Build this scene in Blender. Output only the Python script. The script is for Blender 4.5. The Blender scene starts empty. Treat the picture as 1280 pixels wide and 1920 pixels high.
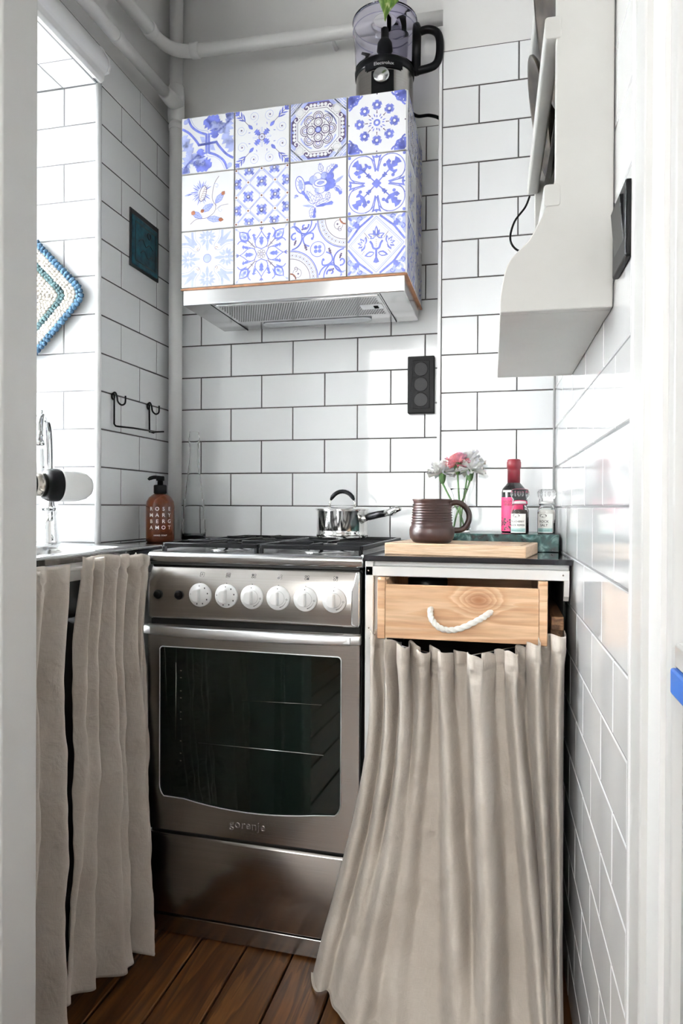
import bpy, bmesh, math, random
from mathutils import Vector, Matrix
random.seed(7)
S = bpy.context.scene
COL = S.collection
PI = math.pi

# ---------------------------------------------------------------- camera
cam_d = bpy.data.cameras.new('camera')
cam = bpy.data.objects.new('camera', cam_d); COL.objects.link(cam)
cam_d.sensor_fit = 'VERTICAL'; cam_d.sensor_height = 36.0
cam_d.lens = 1305.495 / 1920 * 36.0
cam_d.clip_start = 0.02
_a, _p, _r = 0.23194, -0.00686, 0.0049
_F = Vector((-math.sin(_a)*math.cos(_p), math.cos(_a)*math.cos(_p), math.sin(_p)))
_r0 = Vector((math.cos(_a), math.sin(_a), 0)); _u0 = _r0.cross(_F)
_R = _r0*math.cos(_r) + _u0*math.sin(_r); _U = -_r0*math.sin(_r) + _u0*math.cos(_r)
_m = Matrix((_R, _U, -_F)).transposed().to_4x4(); _m.translation = (0, 0, 0.985)
cam.matrix_world = _m
S.camera = cam

# ---------------------------------------------------------------- light
w = bpy.data.worlds.new('sky'); S.world = w; w.use_nodes = True
w.node_tree.nodes['Background'].inputs[0].default_value = (0.86, 0.93, 1.0, 1)
w.node_tree.nodes['Background'].inputs[1].default_value = 1.0
def area(name, loc, direction, sx, sy, power, col=(1, 1, 1)):
    d = bpy.data.lights.new(name, 'AREA'); d.shape = 'RECTANGLE'; d.size = sx; d.size_y = sy
    d.energy = power; d.color = col
    o = bpy.data.objects.new(name, d); COL.objects.link(o); o.location = loc
    o.rotation_euler = Vector(direction).to_track_quat('-Z', 'Y').to_euler()
    return o
# daylight outside the kitchen window (left) and outside the window of the room behind the camera
area('daylight_kitchen_window', (-3.7, 1.15, 2.45), (1, 0.03, -0.36), 2.6, 3.2, 3900, (0.95, 0.98, 1.0))
area('daylight_room_window', (-0.9, -2.75, 1.75), (0.22, 1, -0.10), 2.2, 1.9, 95, (1.0, 0.985, 0.96))
S.view_settings.view_transform = 'Standard'
S.view_settings.look = 'None'
S.view_settings.exposure = 0.72
S.view_settings.gamma = 1.0
S.view_settings.use_curve_mapping = False

# ---------------------------------------------------------------- materials
MATS = {}
class NT:
    def __init__(s, m): s.t = m.node_tree; s.n = s.t.nodes; s.l = s.t.links; s.b = s.n['Principled BSDF']
    def new(s, typ, **kw):
        n = s.n.new(typ)
        for k, v in kw.items():
            if k in n.bl_rna.properties: setattr(n, k, v)
            else: n.inputs[k].default_value = v
        return n
def mat(name, col=(.8, .8, .8), rough=.5, metal=0., bump=0, bscale=40, var=0, vscale=8, trans=0, ior=1.45, coat=0,
        stretch=None, spec=None, sheen=0, alpha=1, emit=None, bdist=.001):
    m = bpy.data.materials.new(name); m.use_nodes = True; t = NT(m); b = t.b
    c4 = tuple(col) + (1,)
    b.inputs['Base Color'].default_value = c4; b.inputs['Roughness'].default_value = rough
    b.inputs['Metallic'].default_value = metal; b.inputs['IOR'].default_value = ior
    b.inputs['Transmission Weight'].default_value = trans; b.inputs['Coat Weight'].default_value = coat
    b.inputs['Coat Roughness'].default_value = .08
    b.inputs['Sheen Weight'].default_value = sheen; b.inputs['Alpha'].default_value = alpha
    if spec is not None: b.inputs['Specular IOR Level'].default_value = spec
    tc = t.new('ShaderNodeTexCoord'); mp = t.new('ShaderNodeMapping'); t.l.new(tc.outputs['Object'], mp.inputs[0])
    if stretch: mp.inputs['Scale'].default_value = stretch
    nz = t.new('ShaderNodeTexNoise'); nz.inputs['Scale'].default_value = vscale; nz.inputs['Detail'].default_value = 5
    t.l.new(mp.outputs[0], nz.inputs[0])
    v = var if var else .03
    rp = t.new('ShaderNodeValToRGB')
    rp.color_ramp.elements[0].position = .3; rp.color_ramp.elements[1].position = .7
    rp.color_ramp.elements[0].color = tuple(max(0, x*(1-v)) for x in col) + (1,)
    rp.color_ramp.elements[1].color = tuple(min(1, x*(1+v)) for x in col) + (1,)
    t.l.new(nz.outputs[0], rp.inputs[0]); t.l.new(rp.outputs[0], b.inputs['Base Color'])
    if bump:
        n2 = t.new('ShaderNodeTexNoise'); n2.inputs['Scale'].default_value = bscale; n2.inputs['Detail'].default_value = 4
        t.l.new(mp.outputs[0], n2.inputs[0])
        bp = t.new('ShaderNodeBump'); bp.inputs['Strength'].default_value = bump; bp.inputs['Distance'].default_value = bdist
        t.l.new(n2.outputs[0], bp.inputs['Height']); t.l.new(bp.outputs[0], b.inputs['Normal'])
    MATS[name] = m
    return m
def wood(name, c1, c2, c3, scale=1.0, rough=.5, axis='Y', rings=6, knots=0, coat=0, knot=None):
    m = bpy.data.materials.new(name); m.use_nodes = True; t = NT(m); b = t.b
    tc = t.new('ShaderNodeTexCoord'); mp = t.new('ShaderNodeMapping')
    oi = t.new('ShaderNodeObjectInfo'); cmb = t.new('ShaderNodeVectorMath'); cmb.operation = 'ADD'
    mul = t.new('ShaderNodeVectorMath'); mul.operation = 'SCALE'; mul.inputs['Scale'].default_value = 7.3
    t.l.new(oi.outputs['Random'], mul.inputs[0]); t.l.new(tc.outputs['Object'], cmb.inputs[0]); t.l.new(mul.outputs[0], cmb.inputs[1])
    t.l.new(cmb.outputs[0], mp.inputs[0])
    sc = [14*scale]*3; sc['XYZ'.index(axis)] = 1.1*scale; mp.inputs['Scale'].default_value = sc
    n1 = t.new('ShaderNodeTexNoise'); n1.inputs['Scale'].default_value = 1.3; n1.inputs['Detail'].default_value = 3; n1.inputs['Distortion'].default_value = .4
    t.l.new(mp.outputs[0], n1.inputs[0])
    ml = t.new('ShaderNodeMath'); ml.operation = 'MULTIPLY'; ml.inputs[1].default_value = rings
    t.l.new(n1.outputs[0], ml.inputs[0])
    src = ml.outputs[0]
    if knot:
        mk_ = t.new('ShaderNodeMapping'); mk_.inputs['Location'].default_value = (-knot[0]*knot[2], 0, -knot[1]*knot[3]); mk_.inputs['Scale'].default_value = (knot[2], 0, knot[3])
        t.l.new(tc.outputs['Object'], mk_.inputs[0])
        ln = t.new('ShaderNodeVectorMath'); ln.operation = 'LENGTH'; t.l.new(mk_.outputs[0], ln.inputs[0])
        sq_ = t.new('ShaderNodeMath'); sq_.operation = 'MULTIPLY'; t.l.new(ln.outputs['Value'], sq_.inputs[0]); t.l.new(ln.outputs['Value'], sq_.inputs[1])
        ng = t.new('ShaderNodeMath'); ng.operation = 'MULTIPLY'; ng.inputs[1].default_value = -1; t.l.new(sq_.outputs[0], ng.inputs[0])
        ex = t.new('ShaderNodeMath'); ex.operation = 'EXPONENT'; t.l.new(ng.outputs[0], ex.inputs[0])
        ad_ = t.new('ShaderNodeMath'); ad_.operation = 'MULTIPLY_ADD'; ad_.inputs[1].default_value = 4.2; t.l.new(ex.outputs[0], ad_.inputs[0]); t.l.new(src, ad_.inputs[2]); src = ad_.outputs[0]
    fr = t.new('ShaderNodeMath'); fr.operation = 'FRACT'; t.l.new(src, fr.inputs[0])
    n2 = t.new('ShaderNodeTexNoise'); n2.inputs['Scale'].default_value = 14; n2.inputs['Detail'].default_value = 6
    t.l.new(mp.outputs[0], n2.inputs[0])
    rp = t.new('ShaderNodeValToRGB'); e = rp.color_ramp.elements
    e[0].position = 0; e[0].color = tuple(c1)+(1,); e[1].position = 1; e[1].color = tuple(c2)+(1,)
    x = rp.color_ramp.elements.new(.82); x.color = tuple(c3)+(1,)
    t.l.new(fr.outputs[0], rp.inputs[0])
    mx = t.new('ShaderNodeMix', data_type='RGBA', blend_type='MULTIPLY'); mx.inputs[0].default_value = .55
    r2 = t.new('ShaderNodeValToRGB'); r2.color_ramp.elements[0].position = .3; r2.color_ramp.elements[0].color = (.55, .5, .45, 1)
    r2.color_ramp.elements[1].position = .62; r2.color_ramp.elements[1].color = (1, 1, 1, 1)
    t.l.new(n2.outputs[0], r2.inputs[0])
    t.l.new(rp.outputs[0], mx.inputs[6]); t.l.new(r2.outputs[0], mx.inputs[7])
    out = mx.outputs[2]
    if knot:
        pw = t.new('ShaderNodeMath'); pw.operation = 'POWER'; pw.inputs[1].default_value = 2.2; t.l.new(ex.outputs[0], pw.inputs[0])
        m4 = t.new('ShaderNodeMix', data_type='RGBA', blend_type='MULTIPLY'); t.l.new(pw.outputs[0], m4.inputs[0]); t.l.new(out, m4.inputs[6]); m4.inputs[7].default_value = (.55, .36, .24, 1); out = m4.outputs[2]
    if knots:
        vo = t.new('ShaderNodeTexVoronoi'); vo.inputs['Scale'].default_value = knots
        mk = t.new('ShaderNodeMapping'); s3 = [1.0]*3; s3['XYZ'.index(axis)] = .5; mk.inputs['Scale'].default_value = s3
        t.l.new(cmb.outputs[0], mk.inputs[0]); t.l.new(mk.outputs[0], vo.inputs[0])
        rk = t.new('ShaderNodeValToRGB'); rk.color_ramp.elements[0].position = .03; rk.color_ramp.elements[0].color = (.22, .1, .05, 1)
        rk.color_ramp.elements[1].position = .14; rk.color_ramp.elements[1].color = (1, 1, 1, 1)
        t.l.new(vo.outputs['Distance'], rk.inputs[0])
        m2 = t.new('ShaderNodeMix', data_type='RGBA', blend_type='MULTIPLY'); m2.inputs[0].default_value = .8
        t.l.new(out, m2.inputs[6]); t.l.new(rk.outputs[0], m2.inputs[7]); out = m2.outputs[2]
    t.l.new(out, b.inputs['Base Color']); b.inputs['Roughness'].default_value = rough
    b.inputs['Coat Weight'].default_value = coat; b.inputs['Coat Roughness'].default_value = .2
    bp = t.new('ShaderNodeBump'); bp.inputs['Strength'].default_value = .25; bp.inputs['Distance'].default_value = .001
    t.l.new(n2.outputs[0], bp.inputs['Height']); t.l.new(bp.outputs[0], b.inputs['Normal'])
    MATS[name] = m; return m

mat('glaze', (.85, .86, .865), .07, bump=.12, bscale=9, var=.012, vscale=3, coat=.3, bdist=.002)
mat('grout', (.075, .07, .068), .9, bump=.3, bscale=300)
mat('grout_mid', (.20, .20, .205), .9, bump=.3, bscale=300)
mat('grout_pale', (.42, .42, .42), .9, bump=.3, bscale=300)
mat('wall_paint', (.80, .795, .78), .55, bump=.2, bscale=60, var=.02, vscale=3)
mat('gloss_paint', (.82, .815, .80), .28, bump=.15, bscale=50, var=.02, vscale=5)
mat('rack_paint', (.56, .555, .53), .38, bump=.15, bscale=60, var=.03, vscale=12)
mat('door_paint', (.66, .655, .64), .33, bump=.2, bscale=30, var=.03, vscale=10)
mat('hall_shade_paint', (.42, .42, .41), .5, bump=.15, bscale=40, var=.02)  # shade on the frame's room-side face put into its colour
mat('trim_white', (.82, .82, .82), .25)
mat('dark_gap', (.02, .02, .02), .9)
mat('black_plastic', (.005, .005, .006), .28, spec=.18, bump=.05, bscale=400)
mat('matte_black', (.005, .005, .006), .5, spec=.12, bump=.1, bscale=500)
mat('socket_black', (.007, .0072, .0075), .42, spec=.15, bump=.08, bscale=600)
mat('wire_black', (.006, .006, .006), .4, spec=.2)
mat('enamel_black', (.006, .006, .007), .3, spec=.14, bump=.1, bscale=200)
mat('brushed_steel', (.47, .445, .42), .24, 1.0, bump=.05, bscale=5, stretch=(1, 1, 90), var=.06, vscale=4)
mat('steel_bright', (.70, .70, .70), .2, 1.0, bump=.03, bscale=5, stretch=(1, 1, 90))
mat('hood_steel', (.62, .62, .62), .2, 1.0, bump=.04, bscale=5, stretch=(1, 1, 90))
mat('handle_alu', (.82, .83, .84), .42, 1.0)
mat('chrome', (.85, .86, .87), .05, 1.0)
mat('polished_steel', (.80, .79, .77), .08, 1.0)
mat('knob_white', (.80, .80, .79), .32)
mat('print_black', (.03, .03, .03), .6)
mat('print_white', (.85, .84, .82), .6)
mat('oven_glass', (.003, .007, .005), .03, spec=.55, coat=.15)
mat('oven_dark', (.01, .011, .01), .5)
mat('countertop', (.012, .011, .014), .06, bump=.02, bscale=80, coat=.4)
mat('cabinet_white', (.78, .78, .77), .35, bump=.1, bscale=50, var=.02)
mat('clear_glass', (.97, .99, .985), .0, trans=1, ior=1.45)
mat('thin_plastic', (.92, .91, .985), .02, trans=1, ior=1.08)
mat('clear_plastic', (.97, .975, .98), .04, trans=1, ior=1.14)
mat('thin_glass', (.975, .99, .985), .0, trans=1, ior=1.16)
mat('tinted_plastic', (.68, .67, .86), .04, trans=.95, ior=1.12)
mat('amber_glass', (.16, .035, .008), .05, trans=.5, ior=1.35, coat=.3)
mat('mug_glaze', (.035, .014, .011), .38, bump=.25, bscale=70, var=.35, vscale=25, coat=.15)
mat('rope', (.78, .76, .70), .9, bump=.6, bscale=600)
mat('linen_fold', (.47, .405, .345), .95, sheen=.25)
mat('leaf_green', (.16, .27, .05), .45, var=.5, vscale=30)
mat('stem_green', (.10, .20, .07), .5, var=.3, vscale=60)
mat('petal_pink', (.92, .36, .42), .6, var=.3, vscale=60)
for _n in ('petal_pink',): MATS[_n].node_tree.nodes['Principled BSDF'].inputs['Subsurface Weight'].default_value = .5
mat('petal_white', (.98, .975, .955), .6, var=.03)
MATS['petal_white'].node_tree.nodes['Principled BSDF'].inputs['Subsurface Weight'].default_value = .6
MATS['petal_white'].node_tree.nodes['Principled BSDF'].inputs['Subsurface Radius'].default_value = (.02, .02, .018)
mat('bottle_dark', (.012, .010, .012), .06, coat=.5)
mat('wine_foil', (.16, .012, .022), .3, var=.1)
mat('label_pink', (.72, .04, .15), .5)
mat('label_white', (.84, .84, .80), .6)
mat('label_teal', (.35, .55, .53), .6)
mat('peppercorn', (.035, .025, .02), .8, bump=1, bscale=300)
mat('salt_white', (.80, .78, .74), .7, bump=1, bscale=300)
mat('plate_brown', (.050, .042, .032), .28, var=.6, vscale=30, stretch=(1, 1, 3), spec=.3)
mat('slat_shade', (.03, .025, .02), .5)  # shade inside the plate rack put into the slats' colour
mat('ceramic_white', (.82, .82, .80), .12, coat=.4)
mat('brushed_nickel', (.50, .46, .41), .25, 1.0)
mat('yarn_white', (.60, .56, .51), .95, bump=.8, bscale=500)
mat('yarn_blue', (.05, .115, .19), .95, bump=.8, bscale=500, var=.3, vscale=60)
mat('yarn_teal', (.07, .125, .135), .95, bump=.8, bscale=500, var=.3, vscale=60)
mat('blue_plastic', (.03, .16, .58), .4)
mat('cement_grey', (.5, .5, .5), .7)
mat('hood_tile', (.84, .845, .86), .12, var=.01, coat=.3)
mat('tile_blue', (.17, .20, .60), .2, var=.22, vscale=90)
mat('tile_light', (.42, .47, .78), .2, var=.15, vscale=90)
mat('tile_dark', (.12, .09, .17), .25, var=.2, vscale=90)
mat('tile_brown', (.24, .09, .05), .25, var=.2, vscale=90)
mat('tile_cement', (.22, .20, .185), .9, bump=.3, bscale=300)
mat('wood_edge', (.30, .13, .06), .6, var=.3, vscale=60)
mat('filter_mesh_dark', (.30, .30, .30), .35, 1.0)
mat('lamp_cover', (.62, .64, .66), .15, spec=.6)
mat('tinted_blue_tile', (.006, .060, .085), .3, spec=.3, var=.7, vscale=45, bump=.6, bscale=90)
mat('blue_tile_frame', (.015, .013, .012), .4, var=.3, vscale=60)
wood('floor_wood', (.20, .078, .018), (.14, .050, .011), (.065, .022, .006), 1.0, .42, 'Y', 7, knots=3.1, coat=.0)
wood('pine', (.74, .50, .31), (.69, .44, .26), (.58, .33, .175), .8, .5, 'X', 6)
wood('pine_front', (.74, .50, .31), (.69, .44, .26), (.58, .33, .175), .8, .5, 'X', 6, knot=(.035, .083, 28, 40))
wood('oak_board', (.72, .54, .38), (.68, .49, .33), (.60, .41, .26), 1.6, .5, 'X', 9)
wood('shelf_wood', (.32, .17, .08), (.25, .12, .055), (.14, .065, .03), 1.2, .5, 'Y', 6)

def linen():
    m = bpy.data.materials.new('linen'); m.use_nodes = True; t = NT(m); b = t.b
    tc = t.new('ShaderNodeTexCoord')
    def wave(ax, sc):
        mp = t.new('ShaderNodeMapping'); v = [60.0]*3; v[ax] = sc; mp.inputs['Scale'].default_value = v
        t.l.new(tc.outputs['UV'], mp.inputs[0])
        n = t.new('ShaderNodeTexNoise'); n.inputs['Scale'].default_value = 1; n.inputs['Detail'].default_value = 2
        t.l.new(mp.outputs[0], n.inputs[0]); return n
    a, c = wave(0, 1500), wave(1, 1500)
    ad = t.new('ShaderNodeMath'); ad.operation = 'ADD'; t.l.new(a.outputs[0], ad.inputs[0]); t.l.new(c.outputs[0], ad.inputs[1])
    big = t.new('ShaderNodeTexNoise'); big.inputs['Scale'].default_value = 9; big.inputs['Detail'].default_value = 6
    t.l.new(tc.outputs['Object'], big.inputs[0])
    rp = t.new('ShaderNodeValToRGB'); e = rp.color_ramp.elements
    e[0].position = .30; e[0].color = (.46, .40, .34, 1); e[1].position = .72; e[1].color = (.67, .61, .545, 1)
    hf = t.new('ShaderNodeMath'); hf.operation = 'MULTIPLY'; hf.inputs[1].default_value = .5; t.l.new(ad.outputs[0], hf.inputs[0])
    mxf = t.new('ShaderNodeMath'); mxf.operation = 'MULTIPLY_ADD'; mxf.inputs[1].default_value = .45; 
    t.l.new(big.outputs[0], mxf.inputs[0])
    sub = t.new('ShaderNodeMath'); sub.operation = 'MULTIPLY'; sub.inputs[1].default_value = .55; t.l.new(hf.outputs[0], sub.inputs[0])
    t.l.new(sub.outputs[0], mxf.inputs[2]); t.l.new(mxf.outputs[0], rp.inputs[0])
    t.l.new(rp.outputs[0], b.inputs['Base Color']); b.inputs['Roughness'].default_value = .95; b.inputs['Sheen Weight'].default_value = .2
    # soft crumple + weave relief
    cr = t.new('ShaderNodeTexNoise'); cr.inputs['Scale'].default_value = 30; cr.inputs['Detail'].default_value = 5; cr.inputs['Distortion'].default_value = .6
    t.l.new(tc.outputs['Object'], cr.inputs[0])
    b1 = t.new('ShaderNodeBump'); b1.inputs['Strength'].default_value = .7; b1.inputs['Distance'].default_value = .006
    t.l.new(cr.outputs[0], b1.inputs['Height'])
    b2 = t.new('ShaderNodeBump'); b2.inputs['Strength'].default_value = .3; b2.inputs['Distance'].default_value = .0008
    t.l.new(ad.outputs[0], b2.inputs['Height']); t.l.new(b1.outputs[0], b2.inputs['Normal']); t.l.new(b2.outputs[0], b.inputs['Normal'])
    MATS['linen'] = m
linen()
def marble():
    m = bpy.data.materials.new('green_marble'); m.use_nodes = True; t = NT(m); b = t.b
    tc = t.new('ShaderNodeTexCoord')
    n1 = t.new('ShaderNodeTexNoise'); n1.inputs['Scale'].default_value = 28; n1.inputs['Detail'].default_value = 9; n1.inputs['Distortion'].default_value = 1.6
    t.l.new(tc.outputs['Object'], n1.inputs[0])
    rp = t.new('ShaderNodeValToRGB'); e = rp.color_ramp.elements
    e[0].position = .38; e[0].color = (.002, .009, .009, 1); e[1].position = .78; e[1].color = (.20, .32, .30, 1)
    x = e.new(.55); x.color = (.010, .045, .042, 1)
    t.l.new(n1.outputs[0], rp.inputs[0]); t.l.new(rp.outputs[0], b.inputs['Base Color']); b.inputs['Roughness'].default_value = .25; b.inputs['Specular IOR Level'].default_value = .25
    MATS['green_marble'] = m
marble()
def pothos():
    m = bpy.data.materials.new('pothos'); m.use_nodes = True; t = NT(m); b = t.b
    tc = t.new('ShaderNodeTexCoord'); mp = t.new('ShaderNodeMapping'); mp.inputs['Scale'].default_value = (60, 60, 18); mp.inputs['Rotation'].default_value = (0, .35, 0)
    t.l.new(tc.outputs['Object'], mp.inputs[0])
    n = t.new('ShaderNodeTexNoise'); n.inputs['Scale'].default_value = 1.6; n.inputs['Detail'].default_value = 6; n.inputs['Distortion'].default_value = .8; t.l.new(mp.outputs[0], n.inputs[0])
    rp = t.new('ShaderNodeValToRGB'); e = rp.color_ramp.elements
    e[0].position = .40; e[0].color = (.10, .21, .035, 1); e[1].position = .66; e[1].color = (.62, .66, .36, 1); x = e.new(.54); x.color = (.20, .33, .06, 1)
    t.l.new(n.outputs[0], rp.inputs[0]); t.l.new(rp.outputs[0], b.inputs['Base Color']); b.inputs['Roughness'].default_value = .35
    MATS['pothos'] = m
pothos()
M = MATS

# ---------------------------------------------------------------- object helpers
def tag(o, label=None, cat=None, group=None, kind=None):
    if label: o['label'] = label
    if cat: o['category'] = cat
    if group: o['group'] = group
    if kind: o['kind'] = kind
    return o
def thing(name, loc, label, cat, rz=0, group=None, kind=None):
    o = bpy.data.objects.new(name, None); COL.objects.link(o); o.location = loc; o.rotation_euler = (0, 0, rz)
    o.empty_display_size = .05
    return tag(o, label, cat, group, kind)
def link(name, me, m=None, parent=None):
    o = bpy.data.objects.new(name, me); COL.objects.link(o)
    if m and not me.materials: me.materials.append(M[m])
    if parent: o.parent = parent
    return o
class MB:
    def __init__(s): s.v = []; s.f = []; s.sm = []; s.mi = []
    def add(s, vs, fs, smooth=False, mi=0):
        o = len(s.v); s.v += [tuple(p) for p in vs]
        for f in fs: s.f.append([i+o for i in f]); s.sm.append(smooth); s.mi.append(mi)
        return s
    def box(s, x0, x1, y0, y1, z0, z1, mi=0):
        vs = [(x0, y0, z0), (x1, y0, z0), (x1, y1, z0), (x0, y1, z0), (x0, y0, z1), (x1, y0, z1), (x1, y1, z1), (x0, y1, z1)]
        return s.add(vs, [(3, 2, 1, 0), (4, 5, 6, 7), (0, 1, 5, 4), (1, 2, 6, 5), (2, 3, 7, 6), (3, 0, 4, 7)], mi=mi)
    def lathe(s, prof, n=32, c=(0, 0, 0), axis='Z', mi=0, closed=False):
        # prof: list of (r, h); axis direction
        vs = []; fs = []
        for r, h in prof:
            for k in range(n):
                t = 2*PI*k/n; x, y = r*math.cos(t), r*math.sin(t)
                p = (x, y, h) if axis == 'Z' else ((h, x, y) if axis == 'X' else (y, h, x))
                vs.append((p[0]+c[0], p[1]+c[1], p[2]+c[2]))
        m = len(prof); rng = range(m if closed else m-1)
        for i in rng:
            j = (i+1) % m
            for k in range(n):
                a, b2 = i*n+k, i*n+(k+1) % n; d, e = j*n+k, j*n+(k+1) % n
                fs.append((a, b2, e, d))
        s.add(vs, fs, True, mi)
        if not closed:
            if prof[0][0] > 1e-6: s.f.append([len(s.v)-m*n+k for k in range(n)][::-1]); s.sm.append(False); s.mi.append(mi)
            if prof[-1][0] > 1e-6: s.f.append([len(s.v)-n+k for k in range(n)]); s.sm.append(False); s.mi.append(mi)
        return s
    def tube(s, pts, r, n=12, mi=0, closed=False, cap=True):
        pts = [Vector(p) for p in pts]; m = len(pts); rs = r if isinstance(r, (list, tuple)) else [r]*m
        vs = []; fs = []; up = None
        for i in range(m):
            if closed: d = pts[(i+1) % m]-pts[i-1]
            else: d = pts[min(i+1, m-1)]-pts[max(i-1, 0)]
            d.normalize()
            if up is None:
                up = Vector((0, 0, 1)) if abs(d.z) < .9 else Vector((1, 0, 0))
            a = d.cross(up)
            if a.length < 1e-6: a = d.orthogonal()
            a.normalize(); b = a.cross(d).normalized(); up = b
            for k in range(n):
                t = 2*PI*k/n; vs.append(pts[i]+(a*math.cos(t)+b*math.sin(t))*rs[i])
        for i in range(m if closed else m-1):
            j = (i+1) % m
            for k in range(n): fs.append((i*n+k, i*n+(k+1) % n, j*n+(k+1) % n, j*n+k))
        s.add(vs, fs, True, mi)
        if cap and not closed:
            o = len(s.v)-m*n
            s.f.append([o+k for k in range(n)][::-1]); s.sm.append(False); s.mi.append(mi)
            s.f.append([o+(m-1)*n+k for k in range(n)]); s.sm.append(False); s.mi.append(mi)
        return s
    def prism(s, poly, h0, h1, axis='Z', mi=0, smooth=False):
        # poly 2D ccw; axis Z:(x,y) X:(y,z) Y:(x,z)
        n = len(poly)
        def P(p, h): return (p[0], p[1], h) if axis == 'Z' else ((h, p[0], p[1]) if axis == 'X' else (p[0], h, p[1]))
        vs = [P(p, h0) for p in poly]+[P(p, h1) for p in poly]
        fs = [tuple(range(n))[::-1], tuple(range(n, 2*n))]
        s.add(vs, fs, False, mi)
        o = len(s.v)-2*n
        for k in range(n): s.f.append([o+k, o+(k+1) % n, o+n+(k+1) % n, o+n+k]); s.sm.append(smooth); s.mi.append(mi)
        return s
    def mesh(s, name, mats, fixn=True):
        me = bpy.data.meshes.new(name); me.from_pydata(s.v, [], s.f)
        me.polygons.foreach_set('use_smooth', s.sm); me.polygons.foreach_set('material_index', s.mi)
        for m in ([mats] if isinstance(mats, str) else mats): me.materials.append(M[m])
        if fixn:
            bm = bmesh.new(); bm.from_mesh(me); bmesh.ops.recalc_face_normals(bm, faces=bm.faces); bm.to_mesh(me); bm.free()
        me.update(); return me
    def build(s, name, mats, parent=None, bevel=0, seg=2, loc=None, sub=0, fixn=True, angle=.6):
        o = link(name, s.mesh(name, mats, fixn), None, parent)
        if loc: o.location = loc
        if bevel:
            b = o.modifiers.new('bevel', 'BEVEL'); b.width = bevel; b.segments = seg; b.limit_method = 'ANGLE'; b.angle_limit = angle
            b.harden_normals = False
            for p in o.data.polygons: p.use_smooth = True
            try:
                o.data.set_sharp_from_angle(angle=.7)
            except Exception: pass
        if sub:
            b = o.modifiers.new('sub', 'SUBSURF'); b.levels = sub; b.render_levels = sub
        return o
def rrect(x0, x1, y0, y1, r, n=5):
    out = []
    for cx_, cy_, a0 in ((x1-r, y0+r, -PI/2), (x1-r, y1-r, 0), (x0+r, y1-r, PI/2), (x0+r, y0+r, PI)):
        for k in range(n+1):
            t = a0+PI/2*k/n; out.append((cx_+r*math.cos(t), cy_+r*math.sin(t)))
    return out
def copy_tree(o, parent=None):
    c = o.copy(); COL.objects.link(c)
    if parent: c.parent = parent
    for ch in list(o.children): copy_tree(ch, c)
    return c
def text_mesh(txt, size, name='lettering', ext=0.0, align='CENTER', spacing=1.0, bold=0.0):
    cu = bpy.data.curves.new('t', 'FONT'); cu.body = txt; cu.size = size; cu.align_x = align; cu.align_y = 'CENTER'
    cu.extrude = ext; cu.space_character = spacing; cu.resolution_u = 3; cu.offset = bold
    o = bpy.data.objects.new('t', cu); COL.objects.link(o)
    dg = bpy.context.evaluated_depsgraph_get(); ev = o.evaluated_get(dg)
    me = bpy.data.meshes.new_from_object(ev); bpy.data.objects.remove(o); bpy.data.curves.remove(cu)
    vs = [tuple(v.co) for v in me.vertices]; fs = [list(p.vertices) for p in me.polygons]
    bpy.data.meshes.remove(me)
    return vs, fs
def smoothstep(a, b, x):
    t = max(0., min(1., (x-a)/(b-a))); return t*t*(3-2*t)
def lerp(a, b, t): return a+(b-a)*t
def interp(tab, x):
    for (x0, y0), (x1, y1) in zip(tab, tab[1:]):
        if x <= x1: return lerp(y0, y1, max(0, (x-x0)/(x1-x0)))
    return tab[-1][1]
def spline(pts, n=8, closed=False):
    P = [Vector(p) for p in pts]; m = len(P); out = []
    for i in range(m if closed else m-1):
        if closed: a, b, c, d = P[i-1], P[i], P[(i+1) % m], P[(i+2) % m]
        else: a, b, c, d = P[max(i-1, 0)], P[i], P[i+1], P[min(i+2, m-1)]
        for k in range(n):
            t = k/n
            out.append(.5*((2*b)+(c-a)*t+(2*a-5*b+4*c-d)*t*t+(3*b-a-3*c+d)*t**3))
    if not closed: out.append(P[-1])
    return out

# ================================================================ THE SETTING
Z0 = 0.988            # height of the tile joint at eye level
YB, YC, YW = 2.0217, 1.854, 1.627      # back wall, chimney breast, far jamb of the window niche
XL = -1.038           # left wall
def XR(y): return .1569-.0198*y         # right wall stands a touch out of square
TH = .007; G = .0030
TCACHE = {}
def tile_mesh(wd, ht):
    key = (round(wd, 4), round(ht, 4))
    if key in TCACHE: return TCACHE[key]
    b = .0016; mb = MB(); w2, h2 = wd/2, ht/2
    vs = [(-w2, 0, -h2), (w2, 0, -h2), (w2, 0, h2), (-w2, 0, h2)]
    vs += [(x, -TH+b, z) for x, _, z in vs[:4]]
    vs += [(x-math.copysign(b, x), -TH, z-math.copysign(b, z)) for x, _, z in vs[:4]]
    fs = [(8, 9, 10, 11)]
    for k in range(4):
        j = (k+1) % 4; fs += [(k, j, 4+j, 4+k), (4+k, 4+j, 8+j, 8+k)]
    mb.add(vs, fs); me = mb.mesh('wall_tile', 'glaze'); TCACHE[key] = me
    return me
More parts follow.
